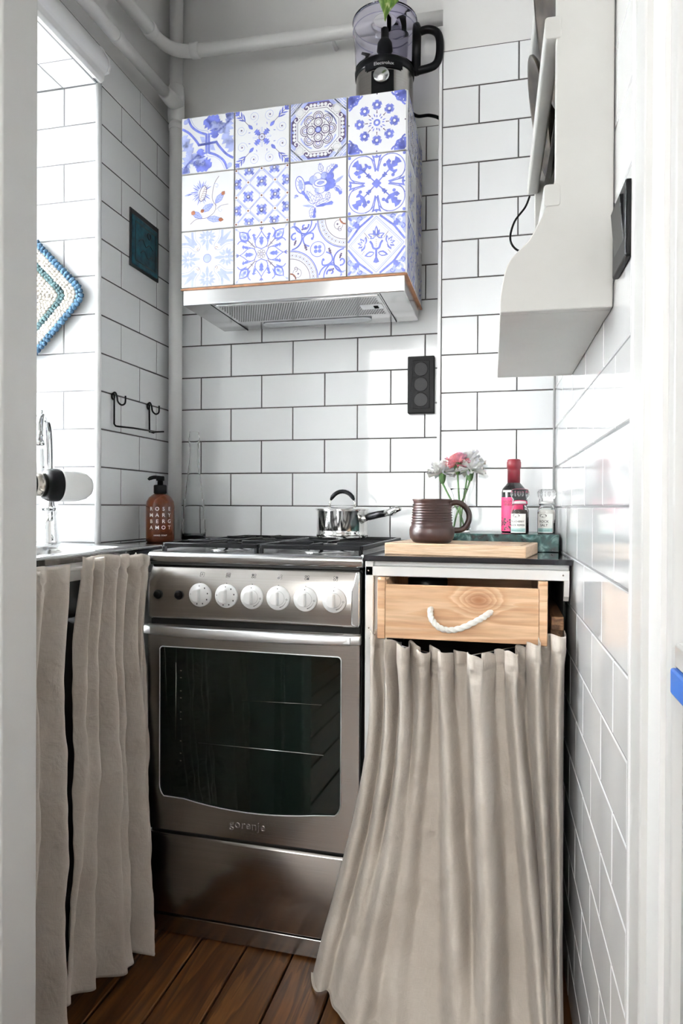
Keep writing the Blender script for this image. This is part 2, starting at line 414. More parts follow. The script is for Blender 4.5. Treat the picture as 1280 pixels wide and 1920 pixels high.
def tile_wall(parent, origin, udir, u0, u1, k0, k1, off_even, off_odd, normal_rz, vdir=(0, 0, 1), pitch=.2, skip=None, jit=1.0):
    # local frame: u along the wall, v up; tile meshes face -Y locally, turned by normal_rz
    O = Vector(origin); U_ = Vector(udir); V = Vector(vdir)
    for j in range(k0, k1):
        off = off_even if j % 2 == 0 else off_odd
        n = math.floor((u0-off)/pitch); a = off+n*pitch
        while a < u1-1e-4:
            b = a+pitch; s, e = max(a, u0), min(b, u1); a = b
            if e-s < .012: continue
            if skip and skip(j, (s+e)/2): continue
            me = tile_mesh(e-s-G, .1-G)
            o = bpy.data.objects.new('wall_tile', me); COL.objects.link(o); o.parent = parent
            o.location = O+U_*((s+e)/2)+V*((j+.5)*.1)
            o.rotation_euler = (random.uniform(-1, 1)*.0022*jit, random.uniform(-1, 1)*.0008*jit, normal_rz+random.uniform(-1, 1)*.0022*jit)
def struct(name, mb, m, parent=None, bevel=0):
    o = mb.build(name, m, parent, bevel=bevel)
    if not parent: o['kind'] = 'structure'
    return o
CEIL = 2.75
# back wall: painted plaster on top, dark grout bed with tiles below
wb = struct('wall_back', MB().box(-1.25, .40, YB+TH, YB+.16, 0, CEIL), 'wall_paint')
g = MB().box(-1.045, -.165, YB+.0015, YB+TH+.001, Z0-.2, Z0+1.1).build('grout_bed', 'grout', wb)
tile_wall(wb, (0, YB+TH, Z0), (1, 0, 0), -1.04, -.165, -2, 11, -.831, -.931, 0)
# left wall (with the window niche cut out of it)
YN0 = .93; ZN1 = 2.086; ZSILL = .86; XN = -1.50
wl = MB()
wl.box(XL-.47, XL-TH, YW+TH, YB+.16, 0, CEIL)
wl.box(XL-.47, XL-TH, .70, YN0-TH, 0, CEIL)
wl.box(XL-.47, XL-TH, YN0-TH, YW+TH, ZN1+TH, CEIL)
wl.box(XL-.47, XL-TH, YN0-TH, YW+TH, 0, .72)
wl = struct('wall_left', wl, 'wall_paint')
MB().box(XL-TH-.001, XL-.0015, YW+.004, 2.03, Z0-.2, Z0+1.2).box(XL-TH-.001, XL-.0015, YN0-.1, YW+.004, ZN1+.006, Z0+1.2).build('grout_bed', 'grout', wl)
tile_wall(wl, (XL-TH, 0, Z0), (0, 1, 0), YW+.006, 2.03, -2, 11, 1.738, 1.838, PI/2)
tile_wall(wl, (XL-TH, 0, Z0), (0, 1, 0), YN0-.1, 2.03, 11, 12, 1.738, 1.838, PI/2)
# far jamb and soffit of the niche, tiled, with a rounded white corner bead
MB().box(XN, XL-.004, YW+.0015, YW+TH+.001, Z0-.15, ZN1+.004).build('grout_bed', 'grout_mid', wl)
tile_wall(wl, (0, YW+TH, Z0), (1, 0, 0), XN, XL-.006, -1, 11, -1.142, -1.240, 0)
MB().box(XN, XL-.004, YN0, YW+.006, ZN1+.0015, ZN1+TH+.001).build('grout_bed', 'grout_mid', wl)
for j in range(5):
    off = 0 if j % 2 else .1
    for i in range(-1, 5):
        y1 = YW-.003-i*.2+off; y0 = y1-.2
        y1 = min(y1, YW-.002); y0 = max(y0, YN0)
        if y1-y0 < .02: continue
        x1 = XL-.006-j*.1; x0 = max(x1-.1, XN)
        o = bpy.data.objects.new('wall_tile', tile_mesh(x1-x0-G, y1-y0-G)); COL.objects.link(o); o.parent = wl
        o.location = ((x0+x1)/2, (y0+y1)/2, ZN1+TH); o.rotation_euler = (PI/2, 0, 0)
bead = MB().tube([(XL-.004, YW+.004, Z0-.10), (XL-.004, YW+.004, ZN1)], .0078, 16).build('corner_bead', 'trim_white', wl)
MB().box(XN, XL-.02, YN0-.012, YN0, ZSILL, ZN1).build('near_jamb', 'gloss_paint', wl)
# chimney breast on the right
wc = struct('wall_column', MB().box(-.170, .36, YC+TH, YB+TH, 0, CEIL), 'wall_paint')
MB().box(-.170, .13, YC+.0015, YC+TH+.001, Z0-.2, Z0+1.2).build('grout_bed', 'grout', wc)
tile_wall(wc, (0, YC+TH, Z0), (1, 0, 0), -.170, .118, -2, 12, -.0748, .0252, 0)
MB().prism(rrect(-.1795, -.1705, YC-.004, YC+.02, .003), Z0-.13, Z0+1.2).build('edge_trim', 'trim_white', wc)
MB().tube([(.1185, YC-.001, Z0-.1), (.1185, YC-.001, Z0+1.6)], .0035, 8).build('corner_sealant', 'grout_pale', wc)
# right wall
wr_ = MB(); wr_.prism([(XR(.74)+TH, .74), (.42, .74), (.42, YC+TH), (XR(YC+TH)+TH, YC+TH)], 0, CEIL)
wr = struct('wall_right', wr_, 'wall_paint')
MB().prism([(XR(.858)+.0015, .858), (XR(.858)+TH+.001, .858), (XR(YC)+TH+.001, YC+TH), (XR(YC)+.0015, YC+TH)], 0, Z0+1.6).build('grout_bed', 'grout_mid', wr)
tile_wall(wr, (XR(0)+TH, 0, Z0), (-.0198, 1, 0), .858, YC+.002, -10, 16, .868, .968, -PI/2+.0198)
MB().prism(rrect(XR(.858)-.0015, XR(.858)+TH, .852, .862, .0015, 3), 0, Z0+1.6).build('edge_trim', 'trim_white', wr)

# wooden floor: wide boards running into the room
fl = struct('floor', MB().box(-1.6, 1.4, -2.6, YB+.1, -.06, -.022), 'dark_gap')
pm = {}
for i in range(28):
    x0 = -1.645+i*.1085; gp = .0024
    wd = .1085-gp*2
    segs = [(-2.6, -.9), (-.9, YB+.1)] if i % 3 == 0 else ([(-2.6, .25), (.25, YB+.1)] if i % 3 == 1 else [(-2.6, YB+.1)])
    for (ya, yb_) in segs:
        key = (ya, yb_)
        if key not in pm:
            mb = MB(); L = yb_-ya-.003; b = .002
            mb.prism([(-wd/2, -.022), (wd/2, -.022), (wd/2, -b), (wd/2-b, 0), (-wd/2+b, 0), (-wd/2, -b)], -L/2, L/2, 'Y')
            pm[key] = mb.mesh('floor_plank', 'floor_wood')
        o = bpy.data.objects.new('floor_plank', pm[key]); COL.objects.link(o); o.parent = fl
        o.location = (x0+.05425, (ya+yb_)/2, random.uniform(-.0008, .0))

struct('ceiling', MB().box(-1.7, 1.5, -2.7, YB+.2, CEIL, CEIL+.1), 'wall_paint')

# door frame the photo is taken through (profiles extruded upwards)
def frame(name, poly, z1, label):
    o = MB().prism(poly, 0, z1).build(name, 'door_paint', None, bevel=.002)
    o['kind'] = 'structure'; return o
frame('trim_1', [(-.724, .772), (-.645, .772), (-.637, .780), (-.637, .848), (-.643, .853), (-.70, .853), (-.70, .875), (-.724, .875)], 2.6, '')
frame('trim_2', [(.1405, .853), (.1405, .795), (.1545, .793), (.1545, .717), (.163, .710), (.42, .710), (.42, .76), (.165, .76), (.165, .853)], 2.6, '')
MB().prism([(.163, .700), (.42, .700), (.42, .712), (.163, .712)], 0, 2.6).build('trim_3', 'hall_shade_paint')['kind'] = 'structure'
# wall between kitchen and the room behind the camera, and that room
struct('wall_front', MB().box(-1.62, -.722, .60, .874, 0, CEIL).box(.30, 1.5, .712, .80, 0, CEIL).box(-.74, .32, .60, .874, 2.55, CEIL), 'wall_paint')
struct('wall_room_left', MB().box(-1.72, -1.6, -2.7, .62, 0, CEIL), 'wall_paint')
struct('wall_room_right', MB().box(1.4, 1.52, -2.7, .75, 0, CEIL), 'wall_paint')
rb = MB(); rb.box(-1.7, 1.5, -2.7, -2.6, 0, .75); rb.box(-1.7, 1.5, -2.7, -2.6, 2.6, CEIL); rb.box(-1.7, -1.55, -2.7, -2.6, .75, 2.6); rb.box(.35, 1.5, -2.7, -2.6, .75, 2.6)
struct('wall_room_back', rb, 'wall_paint')
# windows: kitchen window at the end of the niche, and the one in the room behind
def window(name, mk, rails, panes):
    fr = MB()
    for bx in rails: fr.box(*bx)
    o = fr.build(name, 'gloss_paint', None, bevel=.004); o['kind'] = 'structure'
    for bx in panes: MB().box(*bx).build('pane', 'clear_glass', o)
    return o
window('window_1', None, [(XN-.05, XN, YN0-.01, YW+.01, ZSILL, ZSILL+.06), (XN-.05, XN, YN0-.01, YW+.01, ZN1-.06, ZN1+.01), (XN-.05, XN, YN0-.01, YN0+.05, ZSILL+.06, ZN1-.06), (XN-.05, XN, YW-.05, YW+.01, ZSILL+.06, ZN1-.06), (XN-.045, XN-.005, 1.255, 1.305, ZSILL+.06, ZN1-.06)],
       [(XN-.03, XN-.026, YN0+.05, 1.255, ZSILL+.06, ZN1-.06), (XN-.03, XN-.026, 1.305, YW-.05, ZSILL+.06, ZN1-.06)])
window('window_2', None, [(-1.55, .35, -2.68, -2.62, .75, .82), (-1.55, .35, -2.68, -2.62, 2.53, 2.6), (-1.55, -1.48, -2.68, -2.62, .82, 2.53), (.28, .35, -2.68, -2.62, .82, 2.53), (-.635, -.565, -2.68, -2.62, .82, 2.53)],
       [(-1.48, -.635, -2.655, -2.65, .82, 2.53), (-.565, .28, -2.655, -2.65, .82, 2.53)])

# ================================================================ COOKER
ck = thing('gas_cooker', (-.5475, 1.4525, 0), 'stainless steel gas cooker with six white knobs and dark oven window', 'cooker', -.03)
W2 = .2525; D = .545
MB().box(-W2+.002, W2-.002, .012, D, .045, .85).build('body', 'oven_dark', ck, bevel=.002)
# hob tray with rounded front lip
mb = MB(); pr = [(.0, .856), (-.004, .862), (-.004, .874), (.002, .8805), (.014, .882), (.022, .8785), (D-.02, .8785), (D-.012, .886), (D, .886), (D, .856)]
mb.prism(pr, -W2-.002, W2+.002, 'X'); hob = mb.build('hob', 'steel_bright', ck, bevel=.003, seg=3)
for sx in (-1, 1):
    MB().prism([(sx*(W2-.012), .8785), (sx*(W2+.002), .8785), (sx*(W2+.002), .882), (sx*(W2-.004), .8835)][::sx], .014, D-.01, 'Y').build('side_lip', 'steel_bright', hob)
# control panel, its upper third leaning back, right and left ends rounded
cp = MB(); pr = [(.02, .7285), (-.006, .7285), (-.0085, .735), (-.0085, .815), (.010, .8525), (.02, .8525)]
cp.prism(pr, -W2+.003, W2-.006, 'X'); cpo = cp.build('control_panel', 'brushed_steel', ck, bevel=.0035, seg=3)
e = MB()
for (y0, y1, z0, z1) in ((-.0105, .02, .733, .812),):
    e.prism([(W2-.022, .735), (W2-.006, .731), (W2-.003, .738), (W2-.003, .848), (W2-.012, .848), (W2-.022, .806)], -.0115, .02, 'Y')
e.build('end_cap', 'steel_bright', cpo, bevel=.003)
MB().box(-W2+.004, W2-.006, .0, .03, .8515, .857).build('shadow_gap', 'dark_gap', ck)
MB().box(-W2+.004, W2-.006, .004, .03, .716, .7295).build('shadow_gap', 'dark_gap', ck)
def mark(vs, fs, x, y, z, m, parent, name='marking', sc=1.0, tilt=0.0):
    mb2 = MB(); ct, st = math.cos(tilt), math.sin(tilt)
    mb2.add([(x+a*sc, y+b*sc*st, z+b*sc*ct) for a, b, *_ in vs], fs)
    return mb2.build(name, m, parent, fixn=False)
def disc(r, n=14, cx_=0, cy_=0): return [(cx_+r*math.cos(2*PI*k/n), cy_+r*math.sin(2*PI*k/n)) for k in range(n)], [tuple(range(n))]
def ring(r0, r1, n=16, cx_=0, cy_=0, a0=0, a1=2*PI):
    full = abs(a1-a0-2*PI) < 1e-6; m = n if full else n+1; vs = []
    for k in range(m):
        t = a0+(a1-a0)*k/n; vs += [(cx_+r0*math.cos(t), cy_+r0*math.sin(t)), (cx_+r1*math.cos(t), cy_+r1*math.sin(t))]
    fs = [(2*k, 2*k+1, 2*((k+1) % m)+1, 2*((k+1) % m)) for k in range(n)]
    return vs, fs
def merge(*parts):
    V, F_ = [], []
    for vs, fs in parts:
        o = len(V); V += list(vs); F_ += [tuple(i+o for i in f) for f in fs]
    return V, F_
def rect2(x0, x1, y0, y1): return [(x0, y0), (x1, y0), (x1, y1), (x0, y1)], [(0, 1, 2, 3)]
KX = [-.1183, -.0547, .0063, .0672, .1294, .1938]; KZ = .787
for i, x in enumerate(KX):
    kb = MB()
    kb.lathe([(.0, -.0), (.0265, 0), (.0265, .004), (.0245, .0062), (.0155, .0068), (.0148, .0085), (.0, .0085)], 36)
    kn = kb.build('knob', 'knob_white', ck, loc=(x, -.0085, KZ)); kn.rotation_euler = (PI/2, 0, 0)
    # rounded half-moon grip
    gp = MB(); pts = [(-.0135*math.cos(t), .0135*math.sin(t)) for t in [PI*k/10-PI/2 for k in range(11)]]
    prof = [(-.0035-.0105*math.cos(t), .0145*math.sin(t)) for t in [PI/2-PI*k/12 for k in range(13)]]
    prof = [(px_, pz_) for px_, pz_ in prof]
    ring_ = prof+[(.0035, -.0145), (.0035, .0145)]
    gp.prism(ring_, .006, .023, 'Z'); gpo = gp.build('grip', 'knob_white', kn, bevel=.0025, seg=3)
    vs, fs = disc(.0012, 8, 0, .0205)
    mk = [(vs, fs)]
    if i < 2:
        for k in range(7):
            t = PI/2-(k+1)*PI/4.6; c, s_ = math.cos(t)*.0205, math.sin(t)*.0205
            mk.append(rect2(c-.0013, c+.0013, s_-.0016, s_+.0016))
    else:
        for k in range(8):
            t = -.35-k*.13; c, s_ = math.cos(t)*.0205, math.sin(t)*.0205; mk.append(disc(.0006+.00008*k, 6, c, s_))
        mk.append(ring(.0014, .0021, 10, .021, -.0025))
        mk.append(ring(.0153, .0158, 30, 0, 0, -1.8, 1.9))
    V, F_ = merge(*mk)
    mm = MB().add([(a, b, .00685) if i >= 0 else None for a, b in V], F_).build('dial_marks', 'print_black', kn, fixn=False)
    # symbol above the knob
    sy = []
    if i == 0: sy = [(rrx, [tuple(range(len(rrx)))]) for rrx in ()]
    if i < 2:
        o_ = rrect(-.0048, .0048, -.0055, .0055, .0015, 3); n_ = rrect(-.0042, .0042, -.0049, .0049, .0012, 3); k_ = len(o_)
        sy.append((o_+n_, [(a, (a+1) % k_, k_+(a+1) % k_, k_+a) for a in range(k_)]))
        if i == 0: sy += [rect2(.0002, .0009, -.001, .0032), rect2(-.0026, .0009, -.0017, -.001)]
        else: sy += [rect2(-.0032, .0032, .001, .0028), rect2(-.0032, .0032, -.0028, -.001)]
    else:
        on = {2: (-1, 1), 3: (-1, -1), 4: (1, -1), 5: (1, 1)}[i]
        for ax in (-1, 1):
            for az in (-1, 1):
                sy.append(disc(.0024, 12, ax*.0027, az*.0027) if (ax, az) == on else ring(.0019, .0024, 12, ax*.0027, az*.0027))
    V, F_ = merge(*sy); tl = math.atan2(.0185, .0375)
    mark(V, F_, x, -.0010, .8322, 'print_black', cpo, 'symbol', 1.0, tl)
    vs, fs = disc(.001, 8); mark(vs, fs, x, -.0089, .8145, 'print_black', cpo, 'symbol')
for x in (-.224, -.1715):
    b_ = MB().lathe([(0, 0), (.0105, 0), (.0105, .003), (.0085, .004), (.0082, .008), (.006, .0105), (0, .0115)], 24).build('button', 'black_plastic', ck, loc=(x, -.0085, .7845))
    b_.rotation_euler = (PI/2, 0, 0)
# oven door: steel frame with a window whose lower edge bows down
top, L_, R_ = .6655, -.2205, .2085
win = []
for k in range(7): t = PI/2*k/6; win.append((R_-.008+.008*math.cos(t), top-.008+.008*math.sin(t)))
for k in range(7): t = PI/2+PI/2*k/6; win.append((L_+.008+.008*math.cos(t), top-.008+.008*math.sin(t)))
def bow(x): return .3085+.0015*0+.65*(x-.0)**2*0.85
for k in range(5): t = PI+PI/2*k/4*.75; win.append((L_+.018+.018*math.cos(t), .350+.022*math.sin(t)-.006*k/4))
for k in range(1, 12):
    x = lerp(L_+.03, R_-.028, k/12); win.append((x, bow(x)))
for k in range(5): t = -PI/2*.75+PI/2*k/4*.75; win.append((R_-.020+.020*math.cos(t), .352+.024*math.sin(t)-.004*(4-k)/4))
ox0, ox1, oz0, oz1 = -W2+.002, W2-.004, .247, .7165
n = len(win)
def edge_pt(p):
    cx_, cz_ = -.006, .49; dx, dz = p[0]-cx_, p[1]-cz_
    s_ = min((ox1-cx_)/dx if dx > 1e-9 else ((ox0-cx_)/dx if dx < -1e-9 else 9e9), (oz1-cz_)/dz if dz > 1e-9 else ((oz0-cz_)/dz if dz < -1e-9 else 9e9))
    return (cx_+dx*s_, cz_+dz*s_)
outer = [edge_pt(p) for p in win]
for tgt in ((ox1, oz1), (ox0, oz1), (ox0, oz0), (ox1, oz0)):
    i = min(range(n), key=lambda q: (outer[q][0]-tgt[0])**2+(outer[q][1]-tgt[1])**2); outer[i] = tgt
def dish(x): return -.003+.05*0*x*x
dr = MB()
vs = [(p[0], -.006, p[1]) for p in outer]+[(p[0], -.006, p[1]) for p in win]+[(p[0], .002, p[1]) for p in win]+[(p[0], .010, p[1]) for p in outer]
fs = []
for k in range(n):
    j = (k+1) % n; fs += [(k, j, n+j, n+k), (n+k, n+j, 2*n+j, 2*n+k), (k, 3*n+k, 3*n+j, j)]
dr.add(vs, fs); door = dr.build('oven_door', 'brushed_steel', ck)
ins = [(p[0]*.997, p[1]+(.49-p[1])*.006) for p in win]
fr = MB(); fr.tube([(p[0], -.0065, p[1]) for p in win], .0013, 6, closed=True); fr.build('window_bead', 'handle_alu', door)
gl = MB(); gl.prism(ins, -.0035, -.0005, 'Y'); gl.build('window_glass', 'oven_glass', door)
# rack wire and side runners printed behind the glass as thin bright rods on its face line
MB().tube([(-.125, -.0042, .452), (.17, -.0042, .452)], .0009, 6).build('rack_wire', 'steel_bright', door)
MB().tube([(-.02, -.0042, .556), (.165, -.0042, .560)], .0004, 6).build('rack_wire', 'brushed_steel', door)
sd = MB()
for k, z in enumerate((.612, .596, .566, .550, .518, .502, .452, .424, .407)): sd.box(-.1705, -.1665, -.0042, -.0036, z-.001, z+.001)
sd.tube([(-.181, -.0040, .63), (-.181, -.0040, .455)], .0007, 5)
sd.build('runner_marks', 'brushed_steel', door)
# handle bar: shallow arch across the whole door
hb = MB(); N = 20; vs = []; fs = []
for k in range(N+1):
    x = lerp(-W2-.003, W2+.001, k/N); q = abs(2*k/N-1); yy = -.040+.020*q**4; z1 = .7165-.001*q; z0 = .6935+.002*q
    vs += [(x, yy, z0), (x, yy-.003, (z0+z1)/2), (x, yy, z1), (x, yy+.012, z1), (x, yy+.012, z0)]
for k in range(N):
    for i in range(5): a, b = k*5+i, k*5+(i+1) % 5; fs.append((a, b, b+5, a+5))
fs += [(4, 3, 2, 1, 0), tuple(N*5+i for i in range(5))]
hb.add(vs, fs, True); ho = hb.build('handle', 'handle_alu', door, bevel=.002)
for sx in (-1, 1): MB().box(sx*(W2-.03)-.012, sx*(W2-.03)+.012, -.03, .0, .697, .713).build('handle_mount', 'handle_alu', ho, bevel=.002)
vs, fs = text_mesh('gorenje', .026, ext=.0014, spacing=1.08)
MB().add([(a-.005, -.0062-c, .2795+b) for a, b, c in vs], fs).build('lettering', 'steel_bright', door, fixn=False)
# warming drawer front (two facets) and kick plate
MB().box(-W2+.006, W2-.006, .006, .04, .236, .248).build('shadow_gap', 'dark_gap', ck)
dw = MB(); dw.prism([(.03, .238), (-.002, .238), (-.006, .233), (-.006, .105), (.003, .0505), (.03, .0505)], -W2+.004, W2-.006, 'X'); dw.build('warming_drawer', 'brushed_steel', ck, bevel=.0015)
kp = MB(); kp.prism([(.04, .046), (.012, .046), (.006, .044), (.006, .004), (.04, .004)], -W2+.006, W2-.006, 'X'); kp.build('kick_plate', 'brushed_steel', ck, bevel=.0015)
for sx in (-1, 1):
    for yy in (.06, D-.06): MB().lathe([(.015, 0), (.015, .006), (.011, .008), (.011, .05)], 12, (sx*.21, yy, 0)).build('foot', 'black_plastic', ck)
# burners
for x, y, r in ((-.125, .17, .036), (.125, .17, .045), (-.125, .395, .045), (.125, .395, .036)):
    bo = MB().lathe([(0, .879), (r*1.5, .879), (r*1.45, .8805), (r*1.05, .882), (r, .890), (r*.9, .891), (0, .891)], 32, (x, y, 0)).build('burner', 'steel_bright', ck)
    MB().lathe([(0, .8905), (r*.86, .8905), (r*.88, .8935), (r*.8, .8965), (0, .8975)], 32, (x, y, 0)).build('burner_cap', 'enamel_black', bo)
# cast pan supports, one per side: low frame with raised fingers
for sx in (-1, 1):
    g = MB(); cx_ = sx*.122; hx = .116; zb, zt = .886, .902; b = .0045
    for y in (.045, .283, .518): g.box(cx_-hx, cx_+hx, y-b, y+b, zb+.004, zt-.002)
    for x in (-hx, hx): g.box(cx_+x-b, cx_+x+b, .045, .518, zb+.004, zt-.002)
    for yc in (.165, .40):
        for dx, dy in ((1, 0), (-1, 0), (0, 1), (0, -1)):
            if dx: g.box(min(cx_+dx*.03, cx_+dx*hx), max(cx_+dx*.03, cx_+dx*hx), yc-b, yc+b, zb+.004, zt)
            else: g.box(cx_-b, cx_+b, min(yc+dy*.03, yc+dy*.118), max(yc+dy*.03, yc+dy*.118), zb+.004, zt)
    for x in (-hx, hx):
        for y in (.045, .518): g.box(cx_+x-b, cx_+x+b, y-b, y+b, .8785, zb+.006)
    g.build('pan_support', 'enamel_black', ck, bevel=.0015)

# saucepan on the rear right burner
sp = thing('saucepan', (-.437, 1.86, .9022), 'small polished steel saucepan with lid on the rear burner', 'saucepan')
MB().lathe([(0, 0), (.066, 0), (.070, .003), (.0715, .012), (.069, .014), (.0695, .020), (.0695, .072), (.0725, .076), (.070, .076), (.067, .072), (.067, .006), (0, .006)], 48).build('pot', 'polished_steel', sp)
ld = MB().lathe([(.0735, .0755), (.0745, .078), (.070, .080), (.05, .0835), (.02, .0865), (0, .087), (0, .085), (.02, .0845), (.05, .081), (.069, .0775)], 48).build('lid', 'polished_steel', sp)
arc = [(.036*math.cos(t)*1.0, 0, .086+.040*math.sin(t)) for t in [PI*k/14 for k in range(15)]]
for q_ in (arc[:3], arc[-3:]): MB().tube(q_, .0028, 10).build('lid_handle_mount', 'polished_steel', ld)
MB().tube(arc[2:13], [.0035]+[.0058]*9+[.0035], 12).build('lid_handle', 'black_plastic', ld)
a0 = math.radians(-28); u = Vector((math.cos(a0), math.sin(a0), 0))
hd = MB().tube([u*.066+Vector((0, 0, .048)), u*.088+Vector((0, 0, .056))], [.010, .0085], 12).build('handle', 'polished_steel', sp)
MB().tube([u*.084+Vector((0, 0, .055)), u*.095+Vector((0, 0, .058)), u*.125+Vector((0, 0, .064)), u*.155+Vector((0, 0, .0685))], [.007, .0098, .0095, .0085], 14).build('grip', 'black_plastic', hd)
tp = [u*.150+Vector((0, 0, .068)), u*.168+Vector((0, 0, .071)), u*.185+Vector((0, 0, .078)), u*.200+Vector((0, 0, .080))]
MB().tube(tp, [.0090, .0100, .0078, .004], 14).build('handle_end', 'polished_steel', hd)

# ================================================================ RANGE HOOD
class Pat:
    """flat painted decoration on one 15 cm tile, drawn in tile units (-1..1)"""
    def __init__(s): s.sh = []; s.T = [(1, 0, 0, 1)]
    def sym(s, kind):
        rot = lambda n: [(math.cos(2*PI*k/n), -math.sin(2*PI*k/n), math.sin(2*PI*k/n), math.cos(2*PI*k/n)) for k in range(n)]
        if kind == 1: s.T = [(1, 0, 0, 1)]
        elif kind == 'm': s.T = [(1, 0, 0, 1), (-1, 0, 0, 1)]
        elif kind == 'd4': s.T = [(1, 0, 0, 1), (-1, 0, 0, 1), (1, 0, 0, -1), (-1, 0, 0, -1)]
        elif kind == 'd8': s.T = rot(4)+[(a*-1, b, c*-1, d) for a, b, c, d in rot(4)]
        elif kind == 'c2': s.T = rot(2)
        elif kind == 'diag': s.T = [(1, 0, 0, 1), (0, -1, -1, 0)]
        else: s.T = rot(kind)
    def poly(s, pts, m=0, z=1):
        for a, b, c, d in s.T:
            s.sh.append(([(max(-1, min(1, a*x+b*y)), max(-1, min(1, c*x+d*y))) for x, y in pts], m, z))
    def stroke(s, pts, w, m=0, z=1, smooth=True, closed=False, taper=False):
        P = [Vector((x, y, 0)) for x, y in pts]
        if smooth and len(P) > 2: P = spline(P, 5, closed)
        n = len(P); lf = []; rt = []
        for i in range(n):
            d = (P[(i+1) % n]-P[i-1]) if closed else (P[min(i+1, n-1)]-P[max(i-1, 0)])
            if d.length < 1e-9: d = Vector((1, 0, 0))
            d.normalize(); q = Vector((-d.y, d.x, 0))
            ww = w*(1 if not taper else max(.15, math.sin(PI*min(1, .1+.9*(1-i/(n-1))))))
            lf.append(P[i]+q*ww/2); rt.append(P[i]-q*ww/2)
        for i in range(n if closed else n-1):
            j = (i+1) % n
            s.poly([(v.x, v.y) for v in (lf[i], rt[i], rt[j], lf[j])], m, z)
    def circ(s, x, y, r, m=0, z=1, n=20): s.poly([(x+r*math.cos(2*PI*k/n), y+r*math.sin(2*PI*k/n)) for k in range(n)], m, z)
    def ring(s, x, y, r, w, m=0, z=1, a0=0, a1=360, n=24):
        f = a1-a0 >= 360; m_ = n if f else n+1
        s.stroke([(x+r*math.cos(math.radians(a0+(a1-a0)*k/n)), y+r*math.sin(math.radians(a0+(a1-a0)*k/n))) for k in range(m_)], w, m, z, False, f)
    def leaf(s, x, y, ang, L, W, m=0, z=1, belly=.45):
        t = math.radians(ang); c, q = math.cos(t), math.sin(t); pts = []
        pr = [(0, 0), (.15, .6), (belly, 1), (.75, .62), (1, 0)]
        pr = pr+[(u_, -v) for u_, v in pr[-2:0:-1]]
        s.poly([(x+(u_*L)*c-(v*W/2)*q, y+(u_*L)*q+(v*W/2)*c) for u_, v in pr], m, z)
    def jag(s, x, y, ang, L, W, m=0, z=1, teeth=3):
        t = math.radians(ang); c, q = math.cos(t), math.sin(t); up = [(0, .12)]
        for k in range(teeth):
            a = (k+.15)/teeth; b = (k+.8)/teeth; wv = .5*math.sin(PI*min(.98, .22+.7*a))
            up += [(a, wv*.6), (b, wv*1.25)]
        up += [(1, 0)]
        pr = up+[(u_, -v) for u_, v in up[-2::-1]]
        s.poly([(x+u_*L*c-v*W*q, y+u_*L*q+v*W*c) for u_, v in pr], m, z)
    def spiral(s, x, y, r, w, m=1, turns=1.6, a0=0, dirn=1, z=1):
        s.stroke([(x+r*(1-k/22)*math.cos(math.radians(a0)+dirn*turns*2*PI*k/20), y+r*(1-k/22)*math.sin(math.radians(a0)+dirn*turns*2*PI*k/20)) for k in range(21)], w, m, z, False)
    def petals(s, x, y, r0, r1, n, W, m=0, z=1, a0=0):
        for k in range(n):
            t = a0+360*k/n; s.leaf(x+r0*math.cos(math.radians(t)), y+r0*math.sin(math.radians(t)), t, r1-r0, W, m, z, .6)
    def mesh(s, half):
        mb = MB()
        for pts, m, z in s.sh:
            q = []
            for p in pts:
                if not q or abs(p[0]-q[-1][0])+abs(p[1]-q[-1][1]) > 1e-5: q.append(p)
            if len(q) > 2 and abs(q[0][0]-q[-1][0])+abs(q[0][1]-q[-1][1]) < 1e-5: q.pop()
            if len(q) < 3: continue
            ar = sum(q[i-1][0]*q[i][1]-q[i][0]*q[i-1][1] for i in range(len(q)))
            if abs(ar) < 1e-6: continue
            if ar < 0: q = q[::-1]
            mb.add([(x*half, -.00012*z, y*half) for x, y in q], [tuple(range(len(q)))], False, m)
        return mb.mesh('painted_pattern', ['tile_blue', 'tile_light', 'tile_dark', 'tile_brown', 'hood_tile'], fixn=False)
B_, LT, DK, BR, WH = 0, 1, 2, 3, 4
PATS = []
p = Pat(); p.sym('c2')                                   # ogee band with acanthus
p.stroke([(-.76, .99), (-.62, .68), (-.35, .46), (-.05, .33)], .085); p.stroke([(-.05, .36), (-.05, -.36)], .085, smooth=False)
p.stroke([(-.99, .62), (-.72, .45), (-.45, .15), (-.32, -.05)], .085); p.stroke([(-.35, -.02), (.30, .02)], .085, smooth=False)
p.poly([(-.30, .28), (-.12, .24), (-.08, .06), (-.22, .05)], LT); p.leaf(-.92, .78, 45, .25, .2, LT)
p.stroke([(-.66, .98), (-.52, .70), (-.30, .52), (.02, .42), (.06, .1)], .016, LT)
for x, y, a, L, W in ((.62, .30, 60, .5, .45), (.60, .32, 120, .42, .42), (.62, .30, -60, .50, .42), (-.05, .82, 10, .5, .36), (-.12, .86, -50, .4, .34), (.22, .78, -80, .38, .36), (.75, .80, 45, .32, .4), (.72, .95, -20, .3, .4)): p.jag(x, y, a, L, W, B_ if a % 20 else LT)
p.jag(.30, .16, 100, .36, .36, B_); p.stroke([(.35, .3), (.48, .45), (.70, .60), (.9, .8)], .07, B_); p.jag(.85, .1, -80, .5, .4, LT); p.jag(.55, .62, 150, .3, .25, B_)
PATS.append(p)
p = Pat(); p.sym(4)                                      # fine sprays
p.stroke([(.10, 0), (.34, 0)], .055, LT, smooth=False); p.stroke([(.11, 0), (.33, 0)], .03, WH, 2, False)
p.jag(.08, .08, 45, .24, .20, B_); p.leaf(.30, .34, 45, .26, .13, B_)
p.stroke([(.40, .44), (.65, .68), (.97, .97)], .018, DK)
for t in (0, .12, .24): p.leaf(.62+t, .60+t, 75+t*60, .30-t*.3, .06, B_); p.leaf(.60+t, .62+t, 15-t*60, .30-t*.3, .06, B_)
